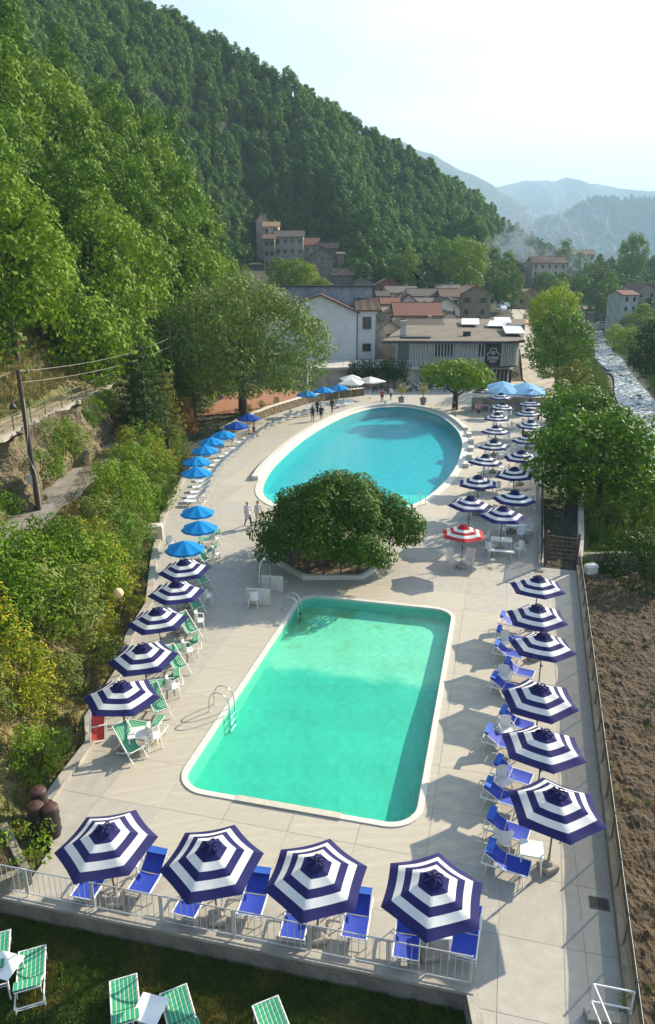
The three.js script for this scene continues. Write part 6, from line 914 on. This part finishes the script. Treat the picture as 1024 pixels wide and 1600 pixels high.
function person(label, x, y, z, turn, { top, legs, hair = DARKHAIR, seated = false, stride = 0.12, longTop = 0.0, shorts = false, group, bag }) {
  const t = thing('person', label, 'person', x, y, z, turn, group), s = seated, hy = s ? 0.50 : 0.93, dz = s ? -0.06 : 0;
  const J = { pel: [0, hy, dz], chest: [0, hy + 0.40, dz - 0.01], neck: [0, hy + 0.56, dz], head: [0, hy + 0.70, dz + 0.015], crown: [0, hy + 0.755, dz - 0.01], nose: [0, hy + 0.69, dz + 0.105],
    sL: [-0.17, hy + 0.49, dz], sR: [0.17, hy + 0.49, dz], eL: [-0.235, hy + 0.23, dz - 0.02 + stride * 0.4], eR: [0.235, hy + 0.23, dz - 0.02 - stride * 0.4], wL: s ? [-0.16, hy + 0.14, dz + 0.24] : [-0.25, hy - 0.01, dz + 0.05 + stride], wR: s ? [0.16, hy + 0.14, dz + 0.24] : [0.25, hy - 0.01, dz + 0.05 - stride],
    hL: [-0.09, hy - 0.02, dz], hR: [0.09, hy - 0.02, dz], kL: s ? [-0.12, 0.48, dz + 0.42] : [-0.10, 0.49, dz + 0.03 - stride * 0.5], kR: s ? [0.12, 0.48, dz + 0.42] : [0.10, 0.49, dz + 0.05 + stride], aL: s ? [-0.12, 0.08, dz + 0.42] : [-0.10, 0.08, dz - 0.03 - stride * 1.6], aR: s ? [0.12, 0.08, dz + 0.42] : [0.10, 0.08, dz + stride * 1.3], tL: [0, 0, 0], tR: [0, 0, 0] };
  J.tL = [J.aL[0], 0.035, J.aL[2] + 0.15]; J.tR = [J.aR[0], 0.035, J.aR[2] + 0.15];
  const hand = (w, e, sg) => { const d = V(...J[w]).sub(V(...J[e])).normalize(), b = V(...J[w]); const q = (k, o) => b.clone().addScaledVector(d, k).add(V(0, 0, o)).toArray(); return [[q(0, 0), q(0.075, 0), 0.034, 0.036, 'skin'], ...[-0.027, -0.009, 0.009, 0.027].map((o, i) => [q(0.07, o), q([0.135, 0.155, 0.16, 0.14][i], o * 1.1), 0.0125, 0.010, 'skin']), [q(0.02, 0.03), q(0.075, 0.062), 0.014, 0.011, 'skin']]; };
  const low = hy - longTop, bones = [['pel', 'chest', 0.135, 0.15, 'top', 1.25], ['sL', 'sR', 0.075, 0.075, 'top', 1.1], ['chest', 'neck', 0.10, 0.055, 'top'], ['neck', 'head', 0.05, 0.05, 'skin'], ['head', 'head', 0.098, 0.098, 'skin'], ['crown', [0, hy + 0.70, dz - 0.035], 0.085, 0.085, 'hair'], ['nose', 'nose', 0.014, 0.014, 'skin'],
    ['sL', 'eL', 0.056, 0.043, 'top'], ['sR', 'eR', 0.056, 0.043, 'top'], ['eL', 'wL', 0.042, 0.028, 'skin'], ['eR', 'wR', 0.042, 0.028, 'skin'], ...hand('wL', 'eL', -1), ...hand('wR', 'eR', 1), ['hL', 'hR', 0.125, 0.125, longTop ? 'top' : 'legs', 1.15], ['hL', 'kL', 0.088, 0.060, 'legs'], ['hR', 'kR', 0.088, 0.060, 'legs'], ['kL', 'aL', 0.056, 0.036, shorts ? 'skin' : 'legs'], ['kR', 'aR', 0.056, 0.036, shorts ? 'skin' : 'legs'], ['aL', 'tL', 0.042, 0.03, 'shoe'], ['aR', 'tR', 0.042, 0.03, 'shoe']];
  if (longTop) bones.push([[0, hy + 0.1, dz], [0, low, dz], 0.15, 0.19, 'top', 1.15]);
  part('body', body(J, bones, { top, legs, skin: SKIN, hair, shoe: [0.05, 0.045, 0.04] }), skinMat, t);
  if (bag) part('bag', [rbox(0.12, 0.30, 0.34, 0.34, hy - 0.12, dz, 0.05, 3), tube([[0.3, hy + 0.02, dz - 0.12], [0.24, hy + 0.3, dz - 0.1], [0.24, hy + 0.3, dz + 0.06], [0.3, hy + 0.02, dz + 0.12]], 0.012, 12, 5)], std(bag, 0.8), t);
  return t;
}
{
  const put = (p) => [p[0], 0, p[1]];
  person('person in long white tunic and dark trousers walking past the dome tree', ...put([-5.28, -44.62]), 0.5, { top: [0.66, 0.64, 0.70], legs: [0.05, 0.05, 0.07], hair: GREYHAIR, stride: 0.2, longTop: 0.22 });
  person('person in white shirt and cream trousers carrying a dark bag beside the dome tree', ...put([-4.61, -44.75]), 0.5, { top: [0.60, 0.55, 0.55], legs: [0.60, 0.50, 0.38], stride: 0.14, bag: [0.04, 0.03, 0.03] });
  person('person in black shirt and jeans walking by the oval pool', ...put([-1.72, -82.20]), PI, { top: [0.012, 0.012, 0.014], legs: [0.05, 0.07, 0.12], stride: 0.14 });
  person('person in black shirt and black shorts walking by the oval pool', ...put([-0.75, -82.60]), PI, { top: [0.012, 0.012, 0.014], legs: [0.02, 0.02, 0.022], shorts: true, stride: 0.18 });
  person('person in dark clothes standing behind the two walkers by the white loungers', ...put([-1.25, -86.39]), 2.6, { top: [0.02, 0.02, 0.028], legs: [0.02, 0.02, 0.025] });
  person('person in black top walking along the stone wall end', ...put([0.56, -87.73]), 2.9, { top: [0.015, 0.014, 0.016], legs: [0.12, 0.09, 0.08], stride: 0.2 });
  person('person in red shirt and dark trousers standing by the cafe tables', ...put([7.33, -95.58]), 0.3, { top: [0.42, 0.02, 0.02], legs: [0.02, 0.022, 0.03], stride: 0.05 });
  person('person in black top and beige shorts at the far edge of the oval pool', ...put([15.29, -85.52]), 0.4, { top: [0.015, 0.014, 0.016], legs: [0.42, 0.33, 0.22], shorts: true, stride: 0.14 });
  person('person in pink top and dark shorts walking on the parasol terrace', ...put([18.14, -84.67]), -0.6, { top: [0.62, 0.20, 0.27], legs: [0.05, 0.04, 0.05], shorts: true, stride: 0.18 });
  person('person in white shirt standing beside the potted shrub', ...put([8.72, -97.76]), -0.6, { top: [0.62, 0.64, 0.68], legs: [0.06, 0.07, 0.10], stride: 0.1 });
  person('person with dark hair sitting under the royal blue parasol', ...put([-8.04, -72.60]), 1.2, { top: [0.40, 0.22, 0.15], legs: [0.03, 0.03, 0.03], seated: true });
  person('person in dark swimsuit sitting beside another under the royal blue parasol', ...put([-7.67, -73.57]), 1.0, { top: [0.05, 0.03, 0.03], legs: [0.36, 0.22, 0.15], seated: true });
  person('person in red top sitting at the terrace under the striped parasols', ...put([24.09, -80.74]), -2, { top: [0.30, 0.03, 0.04], legs: [0.03, 0.03, 0.05], seated: true });
  person('person in black top sitting at a terrace table next to the lane', ...put([20.17, -71.96]), 1.4, { top: [0.015, 0.015, 0.018], legs: [0.03, 0.03, 0.05], seated: true });
  // the crowd at the cafe below the clubhouse
  const protos = [['person in dark blue shirt sitting at the cafe below the clubhouse', [0.02, 0.035, 0.12]], ['person in white shirt sitting at the cafe below the clubhouse', [0.55, 0.56, 0.6]], ['person in maroon top sitting at the cafe below the clubhouse', [0.14, 0.02, 0.025]], ['person in black shirt sitting at the cafe below the clubhouse', [0.014, 0.014, 0.018]]].map(([l, c], i) => person(l, 12 + i * 1.1, 0, -106 - (i % 2), i, { top: c, legs: [0.03, 0.03, 0.045], seated: true, group: 'guests at the cafe' }));
  const R = rng(61); const seats = protos.map((o) => [o.position.x, o.position.z]);
  for (let i = 0; i < 26; i++) { const x = 10.8 + R() * 12.4, z = -104.6 - R() * 4.6; if (seats.some(([a, b]) => Math.hypot(a - x, b - z) < 0.75)) continue; seats.push([x, z]); copy(protos[i % 4], x, 0, z, R() * 6.28); }
  for (let i = 0; i < 8; i++) { const x = 2 + R() * 7, z = -103.5 - R() * 3; if (seats.some(([a, b]) => Math.hypot(a - x, b - z) < 0.8)) continue; seats.push([x, z]); copy(protos[(i + 1) % 4], x, 0, z, R() * 6.28, protos[(i + 1) % 4].userData.label.replace('below the clubhouse', 'under the white parasols'), 'guests under the white parasols'); }
  const dc = () => { const t = thing('cafe_chair', '', 'chair'), m = std([0.035, 0.03, 0.03], 0.6); part('seat', rbox(0.42, 0.04, 0.42, 0, 0.44, 0, 0.015), m, t); part('backrest', rbox(0.42, 0.42, 0.03, 0, 0.72, -0.2, 0.015), m, t); for (const a of [-1, 1]) for (const b of [-1, 1]) part('leg', bar([a * 0.18, 0.44, b * 0.18], [a * 0.2, 0, b * 0.2], 0.016, 5), m, t); return t; };
  seats.forEach(([x, z], i) => { const under = x < 9.5; place('cc', dc, [x, z - 0.02], i * 1.7, under ? 'dark cafe chair under the white parasols' : 'dark cafe chair below the clubhouse', under ? 'cafe chairs under the white parasols' : 'cafe chairs below the clubhouse'); });
  for (let i = 0; i < 9; i++) { const x = 11.4 + (i % 5) * 2.4, z = -105.4 - Math.floor(i / 5) * 2.6; place('tt', null, [x, z], R(), 'white cafe table crowded by guests below the clubhouse', 'cafe tables below the clubhouse', 0.85); }
  for (const [p, a] of [[[14.99, -91.19], 0.6], [[13.12, -93.21], 2.2], [[7.53, -91.69], 1.1]]) place('ch', arm, p, a, 'white plastic armchair by the potted shrubs and plane tree', 'white chairs by the plane tree');
}
// a dark bird over the roofs
{
  const [x, y, z] = [8.57, 15.73, -70.00], b = thing('bird', 'black bird flying above the village roofs', 'bird', x, y, z, 0.5); const s = 0.30;
  part('body', new THREE.SphereGeometry(1, 14, 10).scale(0.13 * s / 0.3, 0.12 * s / 0.3, 0.34 * s / 0.3), M.dark, b); part('head', [new THREE.SphereGeometry(0.08, 10, 8).translate(0, 0.04, 0.36), new THREE.ConeGeometry(0.03, 0.12, 6).rotateX(PI / 2).translate(0, 0.03, 0.48)], M.dark, b);
  for (const k of [-1, 1]) { const w = new THREE.Shape(); w.moveTo(0, 0.16); w.quadraticCurveTo(0.5, 0.3, 0.95, -0.05); w.quadraticCurveTo(0.5, -0.12, 0, -0.2); const g = new THREE.ExtrudeGeometry(w, { depth: 0.03, bevelEnabled: false }).rotateX(PI / 2).rotateZ(0.75); if (k < 0) g.scale(-1, 1, 1); part('wing', g, M.dark, b); } part('tail', new THREE.ConeGeometry(0.12, 0.3, 4).scale(1, 1, 0.2).rotateX(PI / 2).translate(0, 0, -0.42), M.dark, b);
}
// thin wood smoke drifting over the far houses
{
  const R = rng(71), n = 16, g = new THREE.IcosahedronGeometry(1, 4), im = new THREE.InstancedMesh(g, std([0.82, 0.88, 0.95], 1, { transparent: true, opacity: 0.085 }), n), m4 = new THREE.Matrix4(), q = new THREE.Quaternion(), a = V(...[70.33, 22.70, -318.00]), b = V(...[93.41, 38.63, -330.00]);
  { const p = g.attributes.position; for (let i = 0; i < p.count; i++) { const k = 0.8 + 0.7 * fbm(p.getX(i) * 1.5, p.getY(i) * 1.5, p.getZ(i) * 1.5, 3); p.setXYZ(i, p.getX(i) * k, p.getY(i) * k, p.getZ(i) * k); } g.computeVertexNormals(); }
  for (let i = 0; i < n; i++) { const f = i / (n - 1), s = mix(1.4, 7.5, f) * (0.8 + R() * 0.5), p = a.clone().lerp(b, f * 0.8).add(V((R() - 0.5) * 50 * f, (R() - 0.5) * 16 * f, (R() - 0.5) * 20 * f)); m4.compose(p, q.setFromEuler(new THREE.Euler(R() * 6, R() * 6, R() * 0.6)), V(s * 1.7, s * 0.9, s)); im.setMatrixAt(i, m4); }
  im.name = 'smoke'; im.userData = { kind: 'stuff', label: 'thin bluish wood smoke drifting above the far houses', category: 'smoke' }; scene.add(im);
}

renderer.render(scene, camera);
